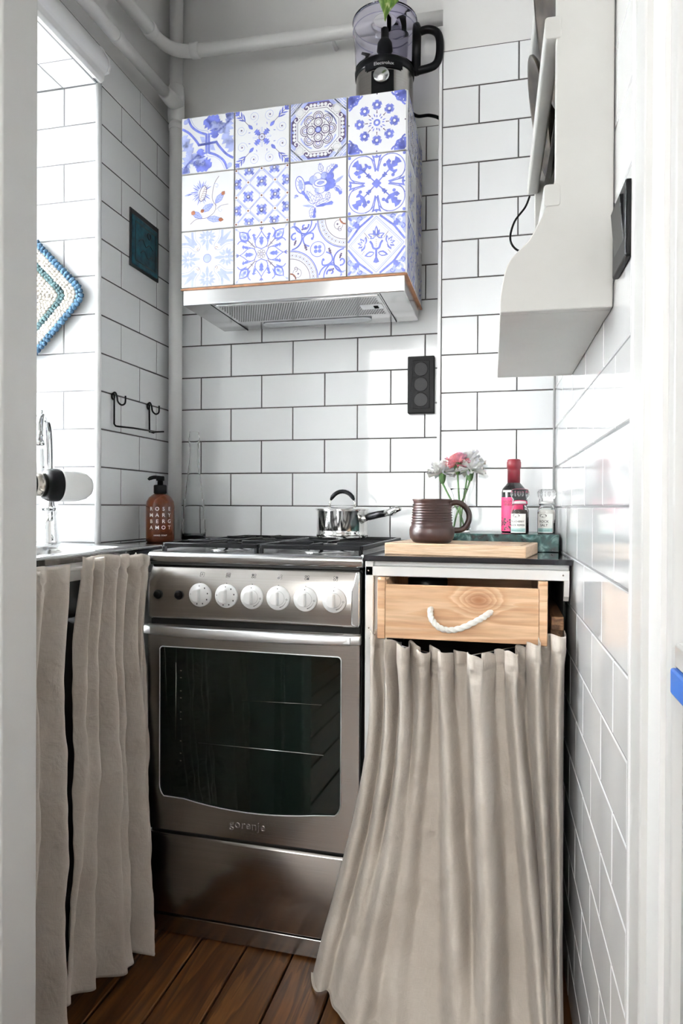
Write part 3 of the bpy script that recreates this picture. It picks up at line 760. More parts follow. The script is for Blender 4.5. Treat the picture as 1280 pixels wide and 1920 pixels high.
p.leaf(.88, .88, 45, .15, .12, B_)
p.spiral(.74, .30, .20, .012, LT, 1.8, 180); p.spiral(.30, .76, .20, .012, LT, 1.8, -90, -1); p.circ(.74, .30, .03, DK, 2, 8); p.circ(.30, .76, .03, DK, 2, 8)
p.leaf(.20, .42, 100, .1, .03, B_); p.leaf(.42, .20, -10, .1, .03, B_)
p.sym(1); p.ring(0, 0, .11, .02, DK, 3); p.ring(0, 0, .06, .02, LT, 3); p.circ(0, 0, .03, DK, 3)
PATS.append(p)
p = Pat(); p.sym(1)                                      # dense octagon rosette
p.poly([(-.99, -.99), (.99, -.99), (.99, .99), (-.99, .99)], DK, 1)
p.sym(4); p.poly([(.55, .99), (.99, .55), (.99, .99)], LT, 2); p.poly([(.34, .99), (.99, .34), (.99, .62), (.62, .99)], LT, 2)
for k in range(4): p.stroke([(.52+.1*k, .99), (.99, .52+.1*k)], .025, WH, 3, False); p.stroke([(.60+.1*k, .60), (.9, .9-.1*k)], .02, WH, 3, False)
p.circ(.66, .66, .12, WH, 3); p.ring(.66, .66, .15, .05, WH, 3); p.spiral(.80, .42, .13, .05, WH, 1.0, 90, 1, 3); p.spiral(.42, .80, .13, .05, WH, 1.0, 0, -1, 3)
for k in (-2, -1, 0, 1, 2): p.circ(.86, .13*k, .06, WH, 3, 10)
p.stroke([(.97, -.38), (.97, .38)], .03, B_, 3, False); p.circ(.9, 0, .045, LT, 4, 8)
p.sym(1); oc = lambda r: [(r*math.cos(PI/8+PI/4*k), r*math.sin(PI/8+PI/4*k)) for k in range(8)]
p.poly(oc(.86), WH, 4); p.stroke(oc(.80), .018, DK, 5, False, True); p.ring(0, 0, .66, .03, B_, 5, 10, 60); 
p.sym(4); p.ring(0, 0, .66, .05, LT, 5, 20, 70); p.sym(1)
p.sym(8); p.circ(.46, 0, .19, DK, 5, 16); p.circ(.46, 0, .165, WH, 6, 16); p.ring(.46, 0, .12, .022, DK, 7); p.ring(.46, 0, .06, .02, B_, 7); p.sym(8)
for k in range(4): p.leaf(.52, -.06+.04*k, 0, .08, .015, DK, 8)
p.sym(1); p.circ(0, 0, .43, DK, 7, 28); p.circ(0, 0, .405, WH, 8, 28)
p.sym(4); p.circ(.26, 0, .16, DK, 9); p.circ(.26, 0, .13, WH, 10); p.ring(.26, 0, .085, .016, DK, 11); p.leaf(.1, .1, 45, .22, .09, DK, 9); p.leaf(.11, .11, 45, .18, .055, WH, 10)
p.sym(1); p.circ(0, 0, .11, B_, 12); p.circ(0, 0, .07, LT, 13); p.ring(0, 0, .11, .02, DK, 13)
PATS.append(p)
p = Pat(); p.sym(8)                                      # ring of eight florets
for a in (90, 18, 162, -54, 234): p.jag(.60, 0, a-90, .17, .17, B_)
p.circ(.60, 0, .05, WH, 3, 12); p.leaf(.30, 0, 0, .16, .03, DK); p.circ(.33, 0, .022, DK, 2, 8)
p.leaf(.19, .06, 22, .13, .04, B_); p.leaf(.17, .0, 0, .1, .045, B_)
p.sym(1); p.circ(0, 0, .12, B_, 2); p.circ(0, 0, .055, WH, 3)
p.sym(4)
for a in (225, 180, 270, 205, 245): p.jag(.96, .96, a, .40 if a == 225 else .38, .16, B_)
p.stroke([(.97, .5), (.86, .62), (.9, .9)], .06, B_); p.stroke([(.5, .97), (.62, .86), (.9, .9)], .06, B_); p.circ(.97, 0, .025, DK, 2, 8)
PATS.append(p)
p = Pat(); p.sym(1)                                      # sketched passion flower
def oleaf(x, y, a, L, W, m=LT, o=B_, z=2, tip=None, veins=5):
    p.leaf(x, y, a, L, W, o, z); p.leaf(x+.02*math.cos(math.radians(a)), y+.02*math.sin(math.radians(a)), a, L-.04, W-.035, m, z+1)
    c, q = math.cos(math.radians(a)), math.sin(math.radians(a))
    p.stroke([(x, y), (x+c*L, y+q*L)], .012, o, z+2, False)
    for k in range(veins):
        t = (k+1)/(veins+1)*L
        for sg in (1, -1): p.stroke([(x+c*t, y+q*t), (x+c*(t+.06)-q*sg*W*.36, y+q*(t+.06)+c*sg*W*.36)], .009, o, z+2, False)
    if tip: p.leaf(x+c*L*.72, y+q*L*.72, a, L*.34, W*.62, tip, z+3)
for k in range(26):
    a = 25+k*12.5; L = .40-.07*(k % 3)
    p.leaf(-.24+.1*math.cos(math.radians(a)), .32+.14*math.sin(math.radians(a)), a, L*.85, .045, LT if k % 2 else B_)
p.poly([(-.18+.13*math.cos(t)+.06*math.sin(t), .28+.27*math.sin(t)) for t in [2*PI*k/18 for k in range(18)]], WH, 3); p.stroke([(-.18+.13*math.cos(t)+.06*math.sin(t), .28+.27*math.sin(t)) for t in [2*PI*k/18 for k in range(18)]], .022, DK, 4, True, True)
for k in range(7): p.stroke([(-.22+.02*k, .06+.07*k), (-.10+.02*k, .04+.075*k)], .015, DK, 5, False); p.circ(-.26+.025*k, .10+.06*k, .018, BR, 5, 6)
p.stroke([(.44, .85), (.28, .62), (.20, .30), (.20, .02), (.34, -.20)], .018, DK); p.spiral(.34, .50, .11, .014, LT, .9, 150, -1)
oleaf(.30, -.12, 48, .52, .24, LT, B_, 2, BR); oleaf(-.22, -.36, 28, .52, .26, LT, B_, 2); p.leaf(-.26, -.38, 28, .16, .14, BR, 5)
oleaf(-.58, -.36, -32, .46, .24, LT, B_, 2); p.leaf(-.62, -.34, -32, .18, .18, BR, 5); oleaf(-.02, -.62, -10, .62, .24, LT, B_, 2, BR)
p.stroke([(-.66, -.78), (-.42, -.62), (-.02, -.60), (.28, -.40), (.32, -.1)], .018, DK)
p.stroke([(.34, -.34), (.5, -.22), (.80, -.18)], .015, DK); p.spiral(.52, -.36, .12, .013, LT, .9, 90); p.leaf(-.9, .26, 10, .36, .08, LT); p.leaf(-.78, .27, 10, .22, .04, B_, 2)
PATS.append(p)
p = Pat()                                                # diagonal lattice
p.sym(1)
for k in (-1, 0, 1):
    for sg in (1, -1):
        a = [(-1+max(0, k)*1.0, (-1+max(0, -k)*1.0)), (1-max(0, -k)*1.0, 1-max(0, k)*1.0)]
        a = [(x, y*sg) for x, y in a]
        if k == 0 and False: continue
        p.stroke(a, .105, B_, 1, False); p.stroke(a, .085, WH, 2, False); p.stroke(a, .055, LT, 3, False)
def floret(x, y):
    for a in (45, 135, 225, 315): p.jag(x, y, a, .24, .13, B_, 4)
    for a in (0, 90, 180, 270): p.leaf(x, y, a, .2, .12, LT, 4)
    p.circ(x, y, .05, WH, 5, 10); p.ring(x, y, .05, .018, DK, 6, n=10)
for x, y in ((0, .5), (0, -.5), (.5, 0), (-.5, 0)): floret(x, y)
for x, y in ((1, .5), (1, -.5), (-1, .5), (-1, -.5), (.5, 1), (-.5, 1), (.5, -1), (-.5, -1)): floret(x*.94, y*.94)
for x in (-1, 0, 1):
    for y in (-1, 0, 1): p.circ(x*.95, y*.95, .085, WH, 6, 12); p.ring(x*.95, y*.95, .085, .012, LT, 7, n=12); p.circ(x*.95, y*.95, .035, BR, 7, 8)
for x in (-.5, .5):
    for y in (-.5, .5): p.circ(x, y, .085, WH, 6, 12); p.ring(x, y, .085, .012, LT, 7, n=12); p.circ(x, y, .035, BR, 7, 8)
PATS.append(p)
p = Pat(); p.sym(1)                                      # peony sprig
def petal(x, y, r, m, z): p.circ(x, y, r, B_, z, 16); p.circ(x, y, r-.018, m, z+1, 16)
for x, y, r, m in ((.40, .42, .17, B_), (.46, .16, .18, B_), (.30, .05, .15, B_), (.22, .46, .13, LT), (-.02, .44, .15, WH), (-.16, .34, .16, LT), (-.06, .18, .15, WH), (.10, .02, .17, WH), (-.02, -.02, .10, LT)): petal(x, y, r, m, 2)
p.poly([(.10+.25*math.cos(t), .22+.14*math.sin(t)) for t in [2*PI*k/18 for k in range(18)]], B_, 5); p.poly([(.10+.22*math.cos(t), .22+.115*math.sin(t)) for t in [2*PI*k/18 for k in range(18)]], WH, 6); oleaf(-.04, .21, 5, .28, .14, LT, B_, 7, None, 4)
p.poly([(-.64+.15*math.cos(t)-.10*math.sin(t), .22+.30*math.sin(t)+.10*math.cos(t)) for t in [2*PI*k/18 for k in range(18)]], B_, 2); p.poly([(-.64+.125*math.cos(t)-.09*math.sin(t), .22+.265*math.sin(t)+.09*math.cos(t)) for t in [2*PI*k/18 for k in range(18)]], WH, 3)
p.poly([(-.62+.07*math.cos(t)-.05*math.sin(t), .22+.17*math.sin(t)+.05*math.cos(t)) for t in [2*PI*k/14 for k in range(14)]], LT, 4)
for k in range(8): t = 2*PI*k/8; p.stroke([(-.63+.05*math.cos(t), .22+.1*math.sin(t)), (-.64+.12*math.cos(t)-.07*math.sin(t), .22+.24*math.sin(t))], .012, B_, 5, False)
p.stroke([(-.5, .25), (-.34, .27), (-.2, .22)], .11, B_, 1)
for x, y, a, L, W, m in ((.14, .58, 105, .34, .2, WH), (.30, .52, 50, .40, .24, WH), (.38, .50, 42, .42, .12, B_), (.58, .16, 35, .40, .12, LT), (.56, .06, -35, .36, .2, WH), (.62, .02, -50, .34, .12, B_), (.40, -.12, -110, .30, .2, WH), (.0, -.14, -60, .3, .2, WH), (-.14, -.50, 118, .56, .28, WH), (-.30, -.36, 128, .46, .12, B_), (-.12, -.48, 72, .40, .24, WH), (-.10, -.54, 22, .60, .22, WH), (-.06, -.58, 8, .62, .12, B_), (-.16, -.56, 172, .40, .09, LT), (-.16, -.56, -103, .42, .24, WH), (-.10, -.62, -97, .36, .12, B_)):
    if m == B_: p.jag(x, y, a, L, W, B_, 6, 2)
    else: oleaf(x, y, a, L, W, m, B_ if m == WH else LT, 3, None, 3)
p.jag(-.86, -.22, 40, .16, .1, LT, 2, 2); p.jag(-.84, -.12, -20, .14, .06, B_, 2, 2)
PATS.append(p)
p = Pat()                                                # four circles and fleurs
p.sym(4); p.ring(.49, .49, .475, .028, B_, 1, -65, 155, 36)
p.poly([(.40, .035), (.62, .075), (.80, .11), (.97, .17), (.92, .05), (.99, 0), (.92, -.05), (.97, -.17), (.80, -.11), (.62, -.075), (.40, -.035), (.46, 0)], B_, 2)
p.poly([(.48, .0), (.66, .045), (.88, .08), (.86, 0), (.88, -.08), (.66, -.045)], WH, 3); p.stroke([(.40, .05), (.62, .1), (.86, .2), (.97, .38)], .03, B_); p.stroke([(.40, -.05), (.62, -.1), (.86, -.2), (.97, -.38)], .03, B_)
p.stroke([(.05, .05), (.5, .5)], .04, B_, 2, False); p.jag(.20, .20, 45, .18, .15, B_, 2, 2)
p.jag(.52, .52, 45, .36, .26, B_, 2, 2)
for sg in (1, -1):
    c, q = (.46, .46), sg
    pts = [(.42, .42), (.42-.10*q+.02, .42+.14*q+.06), (.46-.14*q, .48+.22*q), (.56-.14*q, .58+.22*q), (.60-.10*q, .56+.14*q), (.52-.06*q, .52+.12*q), (.54, .54)]
    p.poly(pts if sg > 0 else pts[::-1], B_, 2); p.circ(.42-.14*q, .42+.18*q, .06, B_, 2, 10)
p.leaf(.90, .90, 45, .12, .12, B_)
p.sym(1); p.poly([(0, -.17), (.17, 0), (0, .17), (-.17, 0)], B_, 4)
PATS.append(p)
p = Pat()                                                # pale palmettes
p.sym(1); p.circ(0, 0, .16, LT, 1); p.ring(0, 0, .15, .02, B_, 2)
p.sym(4); p.leaf(.26, 0, 0, .48, .13, LT); p.jag(.99, 0, 180, .30, .14, LT)
for a, L in ((118, .22), (145, .26), (85, .24), (60, .24), (35, .22)):
    for sg in (1, -1): p.leaf(.74+.09*math.cos(math.radians(a)), sg*.10*math.sin(math.radians(a)), sg*a, L, .10, LT if a > 70 else LT)
p.stroke([(.99, .47), (.70, .44), (.48, .27), (.33, .30), (.28, .36)], .018, LT); p.stroke([(.99, -.47), (.70, -.44), (.48, -.27), (.33, -.30), (.28, -.36)], .018, LT)
p.leaf(.48, .48, 45, .62, .16, LT); p.stroke([(.42, .50), (.56, .72), (.58, .98)], .09, LT, 1, taper=False); p.stroke([(.50, .42), (.72, .56), (.98, .58)], .09, LT, 1)
p.spiral(.34, .34, .07, .014, BR, 1.1, 0)
PATS.append(p)
p = Pat()                                                # heart arabesque
p.sym(4)
for sg in (1, -1): p.stroke([(.18, 0), (.28, .20*sg), (.48, .22*sg), (.66, .09*sg), (.80, 0)], .03, B_)
p.leaf(.28, 0, 0, .40, .16, LT); p.jag(.34, 0, 0, .26, .16, B_, 2, 2); p.stroke([(.80, 0), (.97, 0)], .025, DK); p.leaf(.84, 0, 30, .14, .05, B_); p.leaf(.84, 0, -30, .14, .05, B_)
for sg in (1, -1): p.stroke([(.40, .24*sg), (.62, .30*sg), (.68, .20*sg)], .025, B_); p.jag(.48, .22*sg, 20*sg, .26, .1, B_, 1, 2); p.stroke([(.24, .18*sg), (.30, .32*sg), (.42, .34*sg)], .018, DK)
p.leaf(.48, .48, 45, .50, .38, B_); p.leaf(.54, .54, 45, .36, .24, WH, 2); p.jag(.56, .56, 45, .26, .18, LT, 3, 2); p.leaf(.58, .58, 45, .14, .08, B_, 4)
p.stroke([(.34, .34), (.5, .5)], .03, DK); p.stroke([(.55, .42), (.78, .5), (.90, .40)], .035, B_); p.stroke([(.42, .55), (.5, .78), (.40, .90)], .035, B_); p.stroke([(.80, .75), (.92, .95)], .02, LT); p.leaf(.88, .90, 45, .12, .08, LT)
p.sym(8); p.ring(.115, 0, .045, .014, DK, 2, n=10); p.sym(1); p.ring(0, 0, .05, .016, DK, 2, n=10); p.circ(0, 0, .02, B_, 3, 8)
PATS.append(p)
p = Pat(); p.sym('c2')                                   # quarter arcs with beads
for r, w_, m in ((1.00, .035, B_), (.72, .02, DK), (.96, .015, DK)): p.ring(.99, .99, r, w_, m, 2, 180, 270, 26)
for k in range(9):
    t = math.radians(185+10*k); c, q = .99+.84*math.cos(t), .99+.84*math.sin(t)
    p.ring(c, q, .062, .016, LT, 2, n=10); p.circ(c, q, .025, DK, 3, 6)
p.spiral(.80, .62, .10, .02, DK, 1.0, 90); p.ring(.74, .78, .16, .016, DK, 2, n=10); p.circ(.70, .80, .035, DK, 3, 8); p.ring(.99, .99, .20, .05, BR, 2, 180, 270)
for x, y, r in ((-.72, .98, .50), (-.99, .46, .42)): p.ring(x, y, r, .045, B_, 2, -75 if x > -.9 else -60, 10 if x > -.9 else 75, 20)
p.ring(-.45, .97, .40, .05, B_, 2, 180, 350); p.ring(-.97, .45, .40, .05, B_, 2, -85, 85); p.spiral(-.48, .84, .16, .06, B_, .8, 20, -1); p.spiral(-.84, .46, .16, .06, B_, .8, 70); p.jag(-.4, .78, 200, .2, .08, DK); p.jag(-.78, .38, -110, .2, .08, DK)
p.ring(-.99, .99, .18, .05, LT, 2, 270, 360)
p.stroke([(-.30, .12), (-.48, .22), (-.52, .42), (-.38, .55), (-.18, .56), (-.16, .40)], .05, B_); p.jag(-.48, .22, -70, .25, .09, DK); p.circ(-.2, .38, .05, B_, 2, 10)
p.sym(1); p.circ(0, 0, .27, WH, 3, 28); p.ring(0, 0, .26, .025, B_, 4)
p.sym(4); p.circ(.07, .07, .065, B_, 5, 12); p.sym(1); p.circ(0, 0, .025, WH, 6, 8)
PATS.append(p)
p = Pat(); p.sym(4)                                      # diamond with tulip
p.poly([(.30, .99), (.99, .30), (.99, .99)], LT, 1); p.spiral(.80, .80, .19, .06, WH, 1.2, 45, 1, 2); p.stroke([(.20, .97), (.50, .80), (.62, .62), (.80, .5), (.97, .20)], .09, WH, 2); p.stroke([(.12, .98), (.45, .72), (.60, .60), (.72, .45), (.98, .12)], .07, B_, 3)
p.jag(.60, .60, 45, .24, .22, B_, 3, 2); p.spiral(.55, .90, .1, .035, B_, 1.0, 0, 1, 3); p.spiral(.90, .55, .1, .035, B_, 1.0, 90, -1, 3); p.leaf(.99, .99, 225, .2, .1, B_, 3)
p.sym(1); dm = lambda r: [(0, -r), (r, 0), (0, r), (-r, 0)]
p.poly(dm(.97), LT, 4); p.poly(dm(.93), WH, 5); p.stroke(dm(.88), .025, LT, 6, False, True); p.stroke(dm(.78), .010, LT, 6, False, True)
p.sym('m'); p.stroke([(0, -.16), (.10, -.12), (.15, .02), (.22, .12)], .07, B_, 6); p.leaf(.02, .24, 70, .28, .10, B_, 6); p.leaf(.03, .26, 20, .28, .15, B_, 6); p.leaf(.06, .275, 20, .19, .07, WH, 7); p.leaf(.03, .30, -30, .22, .13, B_, 6); p.leaf(.04, .30, -30, .15, .06, WH, 7)
for a in (95, 50, 10, -25, -60): p.leaf(.38, .02, a, .28, .12, B_, 6); p.leaf(.40, .03, a, .2, .05, WH, 7)
p.leaf(.06, -.28, -15, .36, .2, B_, 6); p.leaf(.10, -.30, -15, .24, .1, WH, 7); p.stroke([(.25, .2), (.42, .42)], .016, DK, 6); p.stroke([(.40, -.2), (.5, -.32)], .012, DK, 6)
p.sym(1); p.leaf(0, .28, 90, .36, .14, B_, 6); p.leaf(0, .34, 90, .22, .05, WH, 7); p.stroke([(0, -.18), (0, -.52)], .07, B_, 6); p.jag(0, -.44, -90, .2, .2, B_, 6, 1)
for k in range(4): p.circ(0, -.06+.07*k, .016, DK, 7, 6)
PATS.append(p)

hood = thing('range_hood', (-.541, 1.70, 1.515), 'steel cooker hood clad in blue and white patterned tiles', 'range hood')
HX0, HX1 = -.301, .301
bd = MB().box(HX0+.006, HX1-.006, .009, .320, .047, .488).build('hood_box', 'wall_paint', hood)
gb = MB().box(HX0+.003, HX1-.0045, .004, .0095, .047, .4945).box(HX1-.0095, HX1-.004, .004, .318, .047, .4945).build('grout_bed', 'tile_cement', hood)
def htile(wd, ht):
    key = ('h', round(wd, 4), round(ht, 4))
    if key not in TCACHE:
        b = .0012; w2, h2 = wd/2, ht/2; vs = [(-w2, .006, -h2), (w2, .006, -h2), (w2, .006, h2), (-w2, .006, h2)]
        vs += [(x, b, z) for x, _, z in vs[:4]]; vs += [(x-math.copysign(b, x), 0, z-math.copysign(b, z)) for x, _, z in vs[:4]]
        fs = [(8, 9, 10, 11)]
        for k in range(4): j = (k+1) % 4; fs += [(k, j, 4+j, 4+k), (4+k, 4+j, 8+j, 8+k)]
        TCACHE[key] = MB().add(vs, fs).mesh('tile', 'hood_tile')
    return TCACHE[key]
PM = [q.mesh(.0730) for q in PATS]
for r in range(3):
    for c in range(4):
        t = link('tile', htile(.1465, .1465), None, hood); t.location = (HX0+.0755+c*.150, 0, .4955-.0745-r*.150)
        t.rotation_euler = (random.uniform(-.003, .003), 0, random.uniform(-.003, .003))
        o = link('painted_pattern', PM[r*4+c], None, t)
side = [2, 9, 4, 6, 11, 10]
for r in range(3):
    for c in range(2):
        t = link('tile', htile(.1465, .1465), None, hood); t.location = (HX1, .0775+c*.150, .4955-.0745-r*.150); t.rotation_euler = (0, 0, PI/2)
        o = link('painted_pattern', PM[side[r*2+c]], None, t)
MB().prism([(HX0, 0), (HX1+.0005, 0), (HX1+.0005, .315), (HX1-.006, .315), (HX1-.006, .006), (HX0, .006)], .0415, .0455).build('wood_edge', 'wood_edge', hood)
# steel pull-out body below the tiles
sb = MB().prism([(.004, .0425), (.004, .003), (.006, .002), (.280, .002), (.285, .004), (.285, .0425)], HX0+.006, HX1-.006, 'X').build('steel_body', 'hood_steel', hood, bevel=.001)
ff = MB().prism(rrect(-.214, .228, .018, .192, .004, 3), -.0005, .003, 'Z').build('filter_frame', 'hood_steel', hood, bevel=.0008)
fm = MB(); nx, ny = 62, 18
for i in range(nx):
    for j in range(ny):
        x = -.204+(.422)*(i+.5*(j % 2)+.25)/nx; y = .028+.152*(j+.5)/ny
        a = .0030; fm.add([(x-a, y, -.0007), (x, y-a, -.0007), (x+a, y, -.0007), (x, y+a, -.0007), (x, y, -.0019)], [(0, 1, 4), (1, 2, 4), (2, 3, 4), (3, 0, 4)])
fmo = fm.build('filter_mesh', 'filter_mesh_dark', ff); fmo['kind'] = 'stuff'
lp = MB().prism(rrect(.165, .224, .085, .125, .003, 3), -.003, -.0005, 'Z').build('filter_latch', 'handle_alu', ff, bevel=.0008)
MB().box(.200, .212, .095, .115, -.0045, -.003).build('latch_slot', 'matte_black', lp)
MB().prism(rrect(-.150, .170, .208, .250, .020, 8), -.002, .002, 'Z').build('lamp_cover', 'lamp_cover', hood, bevel=.0015)
for x in (-.219, .2325): MB().box(x-.0007, x+.0007, .008, .282, .0008, .0022).build('seam', 'dark_gap', hood)

# ================================================================ RIGHT-HAND UNIT
def curtain(name, A, label, group, mats='linen'):
    """A: dict(nu, nv, top(u)->(p), bot(u)->(p), ridges, out=direction, header, freq)"""
    nu, nv = A['nu'], A['nv']; out = Vector(A['out']); vs = []; fs = []; uvs = []
    rnd = random.Random(A.get('seed', 3)); ph = [rnd.uniform(0, 6.28) for _ in range(8)]
    hv = A.get('hv', .055)
    for j in range(nv+1):
        v = j/nv
        v = v if v > .2 else v
        for i in range(nu+1):
            u = i/nu
            tp, bt = Vector(A['top'](u)), Vector(A['bot'](u))
            s = A['sway'](v, u)
            p = Vector((lerp(tp.x, bt.x, s[0]), lerp(tp.y, bt.y, s[1]), lerp(tp.z, bt.z, v)))
            d = 0.0; uu = u+.012*math.sin(v*7+ph[0])*v
            for (ut, um, ub, wt, wb, at, ab) in A['ridges']:
                c = lerp(ut, um, v/.5) if v < .5 else lerp(um, ub, (v-.5)/.5)
                wdt = lerp(wt, wb, v); amp = lerp(at, ab, v)
                q = (uu-c)/wdt
                if abs(q) < 3: d += A.get('gain', 3.0)*amp*(math.exp(-q*q*.9) if A.get('soft') else math.exp(-q*q*q*q*.5-q*q*.5))
            d -= A.get('back', .022)*smoothstep(0, .25, v)
            # gathered frills under and above the rod
            k = A['freq']; g = math.exp(-max(0, v-hv)/.06)
            ph_ = 2*PI*k*u+1.9*math.sin(5.1*u+ph[1])+1.3*math.sin(13.7*u+ph[2])
            w1 = math.sin(ph_)
            fr = A['frill']*(1.0 if v < hv*.75 else .5+.25*g)*g*(w1+.35*math.sin(2.1*ph_+1))
            if abs(v-hv) < hv*.28: fr *= .45
            d += fr
            sv = (Vector((out.y, -out.x, 0)) if True else 0)*(A['frill']*.45*math.cos(ph_)*g)
            # soft crumples
            cr = A.get('crumple', 1)*(.0048*math.sin(9*u+21*v+ph[3])*math.sin(17*u-8*v+ph[4])+.0024*math.sin(43*u+31*v+ph[5])*math.sin(23*v-11*u+ph[6])+.0014*math.sin(71*u-47*v+ph[2])*math.sin(61*v+29*u+ph[1]))
            p += out*(d+cr*smoothstep(.08, .4, v))+sv
            if v < hv: p.z += A['frill']*.35*math.sin(ph_*1.0+.8)*(1-v/hv)+A['frill']*.25*math.sin(ph_*.37+ph[7])*(1-v/hv)
            if A.get('floor') is not None: p.z = max(p.z, A['floor']+.004+.004*(1+math.sin(19*u+3*v)))
            vs.append(p); uvs.append((u*A['wu'], v*A['wv']))
    for j in range(nv):
        for i in range(nu): a = j*(nu+1)+i; fs.append((a, a+1, a+nu+2, a+nu+1))
    mb = MB(); mb.add(vs, fs, True); me = mb.mesh(name, mats, fixn=False)
    ul = me.uv_layers.new(name='UVMap'); 
    for lp in me.loops: ul.data[lp.index].uv = uvs[lp.vertex_index]
    o = link('cloth', me)
    so = o.modifiers.new('thickness', 'SOLIDIFY'); so.thickness = .0016; so.offset = 0
    return o
WZ = .885
wt = MB().prism([(-.2885, 1.418), (XR(1.418)-.003, 1.418), (XR(1.85)-.003, 1.852), (-.2700, 1.852)], .8735, WZ).build('worktop', 'countertop', None, bevel=.0015)
tag(wt, 'thin glossy black worktop over the open white base unit', 'worktop')
cb = thing('base_cabinet', (-.08, 1.43, 0), 'white painted open base unit with top rail beside the cooker', 'cabinet')
def cbx(n, m, *b, bev=.0015):
    return MB().box(b[0]+.08, b[1]+.08, b[2]-1.43, b[3]-1.43, b[4], b[5]).build(n, m, cb, bevel=bev)
cbx('top_rail', 'cabinet_white', -.2860, .122, 1.430, 1.448, .842, .8625)
cbx('upper_strip', 'cabinet_white', -.272, .122, 1.440, 1.455, .8625, .8735)
cbx('left_stile', 'cabinet_white', -.2860, -.2690, 1.430, 1.445, 0, .8735)
cbx('side_panel', 'cabinet_white', -.2700, -.2610, 1.450, 1.845, 0, .8735)
cbx('back_shade_panel', 'dark_gap', -.261, .112, 1.835, 1.842, 0, .87)  # back and right panels coloured near black for the unit's shaded interior
cbx('right_shade_panel', 'dark_gap', .112, .116, 1.46, 1.84, 0, .87)
cbx('bottom_shelf', 'shelf_wood', -.261, .112, 1.46, 1.835, .03, .045)
cbx('drawer_runner', 'cabinet_white', -.2610, -.2530, 1.452, 1.83, .700, .716)
cbx('inner_shelf', 'shelf_wood', .088, .1115, 1.425, 1.80, .745, .772)
cbx('inner_shelf_bracket', 'shelf_wood', .088, .1115, 1.45, 1.80, .690, .745)
MB().prism([(1.43-1.43, .842), (1.452-1.43, .842), (1.452-1.43, .80), (1.440-1.43, .81)], .112+.08, .122+.08, 'X').build('corner_brace', 'cabinet_white', cb)
for x, z in ((-.279, .853), (.110, .853), (-.278, .733)): MB().lathe([(0, 0), (.0018, 0), (.0016, .0008), (0, .001)], 8, (0, 0, 0), 'Y').build('screw', 'brushed_steel', cb, loc=(x+.08, -.001, z))

dwr = thing('pine_drawer', (-.085, 1.375, .722), 'open pine drawer with a white rope handle under the worktop', 'drawer')
MB().box(-.149, .147, 0, .016, .002, .1085).build('front_board', 'pine_front', dwr, bevel=.0012)
for sx, nm in ((-1, 0), (1, 1)):
    x0, x1 = (-.165, -.1495) if sx < 0 else (.1475, .163)
    pf = [(0, 0), (.39, 0), (.39, .118), (.016, .118), (.010, .1225), (.003, .123), (0, .119)]
    MB().prism(pf, x0, x1, 'X').build('side_board', 'pine', dwr, bevel=.0015)
    MB().tube([(x0+.002 if sx < 0 else x0-.0, .004, .1185), (x1, .004, .1185)], .0055, 12).build('side_scroll', 'pine', dwr)
MB().box(-.149, .147, .016, .39, .006, .014).build('bottom_board', 'pine', dwr)
MB().box(-.149, .147, .378, .39, .014, .105).build('back_board', 'pine', dwr)
rp = spline([(-.058, .004, .063), (-.058, -.010, .061), (-.054, -.022, .047), (-.040, -.028, .033), (-.020, -.028, .028), (.004, -.026, .033), (.030, -.022, .046), (.048, -.014, .056), (.058, .004, .062)], 8)
rope = MB().tube(rp, .0052, 10).build('rope_handle', 'rope', dwr)
# twisted strands of the rope
st = MB()
for q in range(3):
    pts = []
    for i, pnt in enumerate(rp):
        a = i*.55+q*2*PI/3; d = (rp[min(i+1, len(rp)-1)]-rp[max(i-1, 0)]).normalized(); n_ = d.cross(Vector((0, 1, .2))).normalized(); b_ = d.cross(n_)
        pts.append(pnt+(n_*math.cos(a)+b_*math.sin(a))*.0036)
    st.tube(pts, .0028, 6)
st.build('strands', 'rope', rope)
# pots standing dark inside the drawer
jar = thing('storage_tin', (-.165, 1.52, .737), 'dark round tin inside the open pine drawer', 'tin')
MB().lathe([(0, 0), (.04, 0), (.041, .004), (.041, .085), (.038, .09), (0, .092)], 24).build('tin_body', 'bottle_dark', jar)
MB().lathe([(.0415, .07), (.043, .072), (.043, .094), (.04, .097), (0, .097)], 24).build('tin_lid', 'enamel_black', jar)

rc = thing('linen_curtain', (-.1, 1.40, 0), 'beige linen curtain gathered under the pine drawer and pooling on the floor', 'curtain', group='linen curtains under the worktops')
RID = [(.02, .03, .05, .022, .05, .012, .022), (.10, .12, .15, .024, .045, .016, .020), (.19, .20, .235, .026, .05, .018, .026), (.285, .27, .34, .030, .05, .016, .010),
       (.385, .46, .58, .030, .050, .018, .024), (.57, .62, .67, .048, .055, .024, .036), (.735, .80, .885, .030, .034, .020, .030), (.855, .885, .93, .028, .028, .020, .026), (.965, .96, .98, .024, .022, .018, .016)]
def r_top(u):
    z = interp([(0, .738), (.1, .722), (.25, .708), (.42, .701), (.62, .703), (.75, .712), (.85, .730), (.92, .746), (1, .752)], u)
    return (lerp(-.267, .111, u), 1.402, z)
def r_bot(u):
    return (interp([(0, -.392), (.15, -.315), (.35, -.20), (.6, -.045), (.85, .07), (1, .108)], u), interp([(0, 1.418), (.08, 1.385), (.2, 1.315), (.35, 1.27), (.6, 1.235), (.85, 1.25), (1, 1.30)], u), -.012)
cl = curtain('linen', dict(nu=300, nv=150, top=r_top, bot=r_bot, out=(0, -1, 0), ridges=RID, freq=17, frill=.0135, hv=.05, seed=4, floor=0, wu=.6, wv=.75,
     sway=lambda v, u: (smoothstep(.15, 1.05, v)*.55+.45*v**2.6 if v < 1 else 1, .35*v+.65*v**5)), '', None)
cl.parent = rc; cl.location = (.1, -1.40, 0)
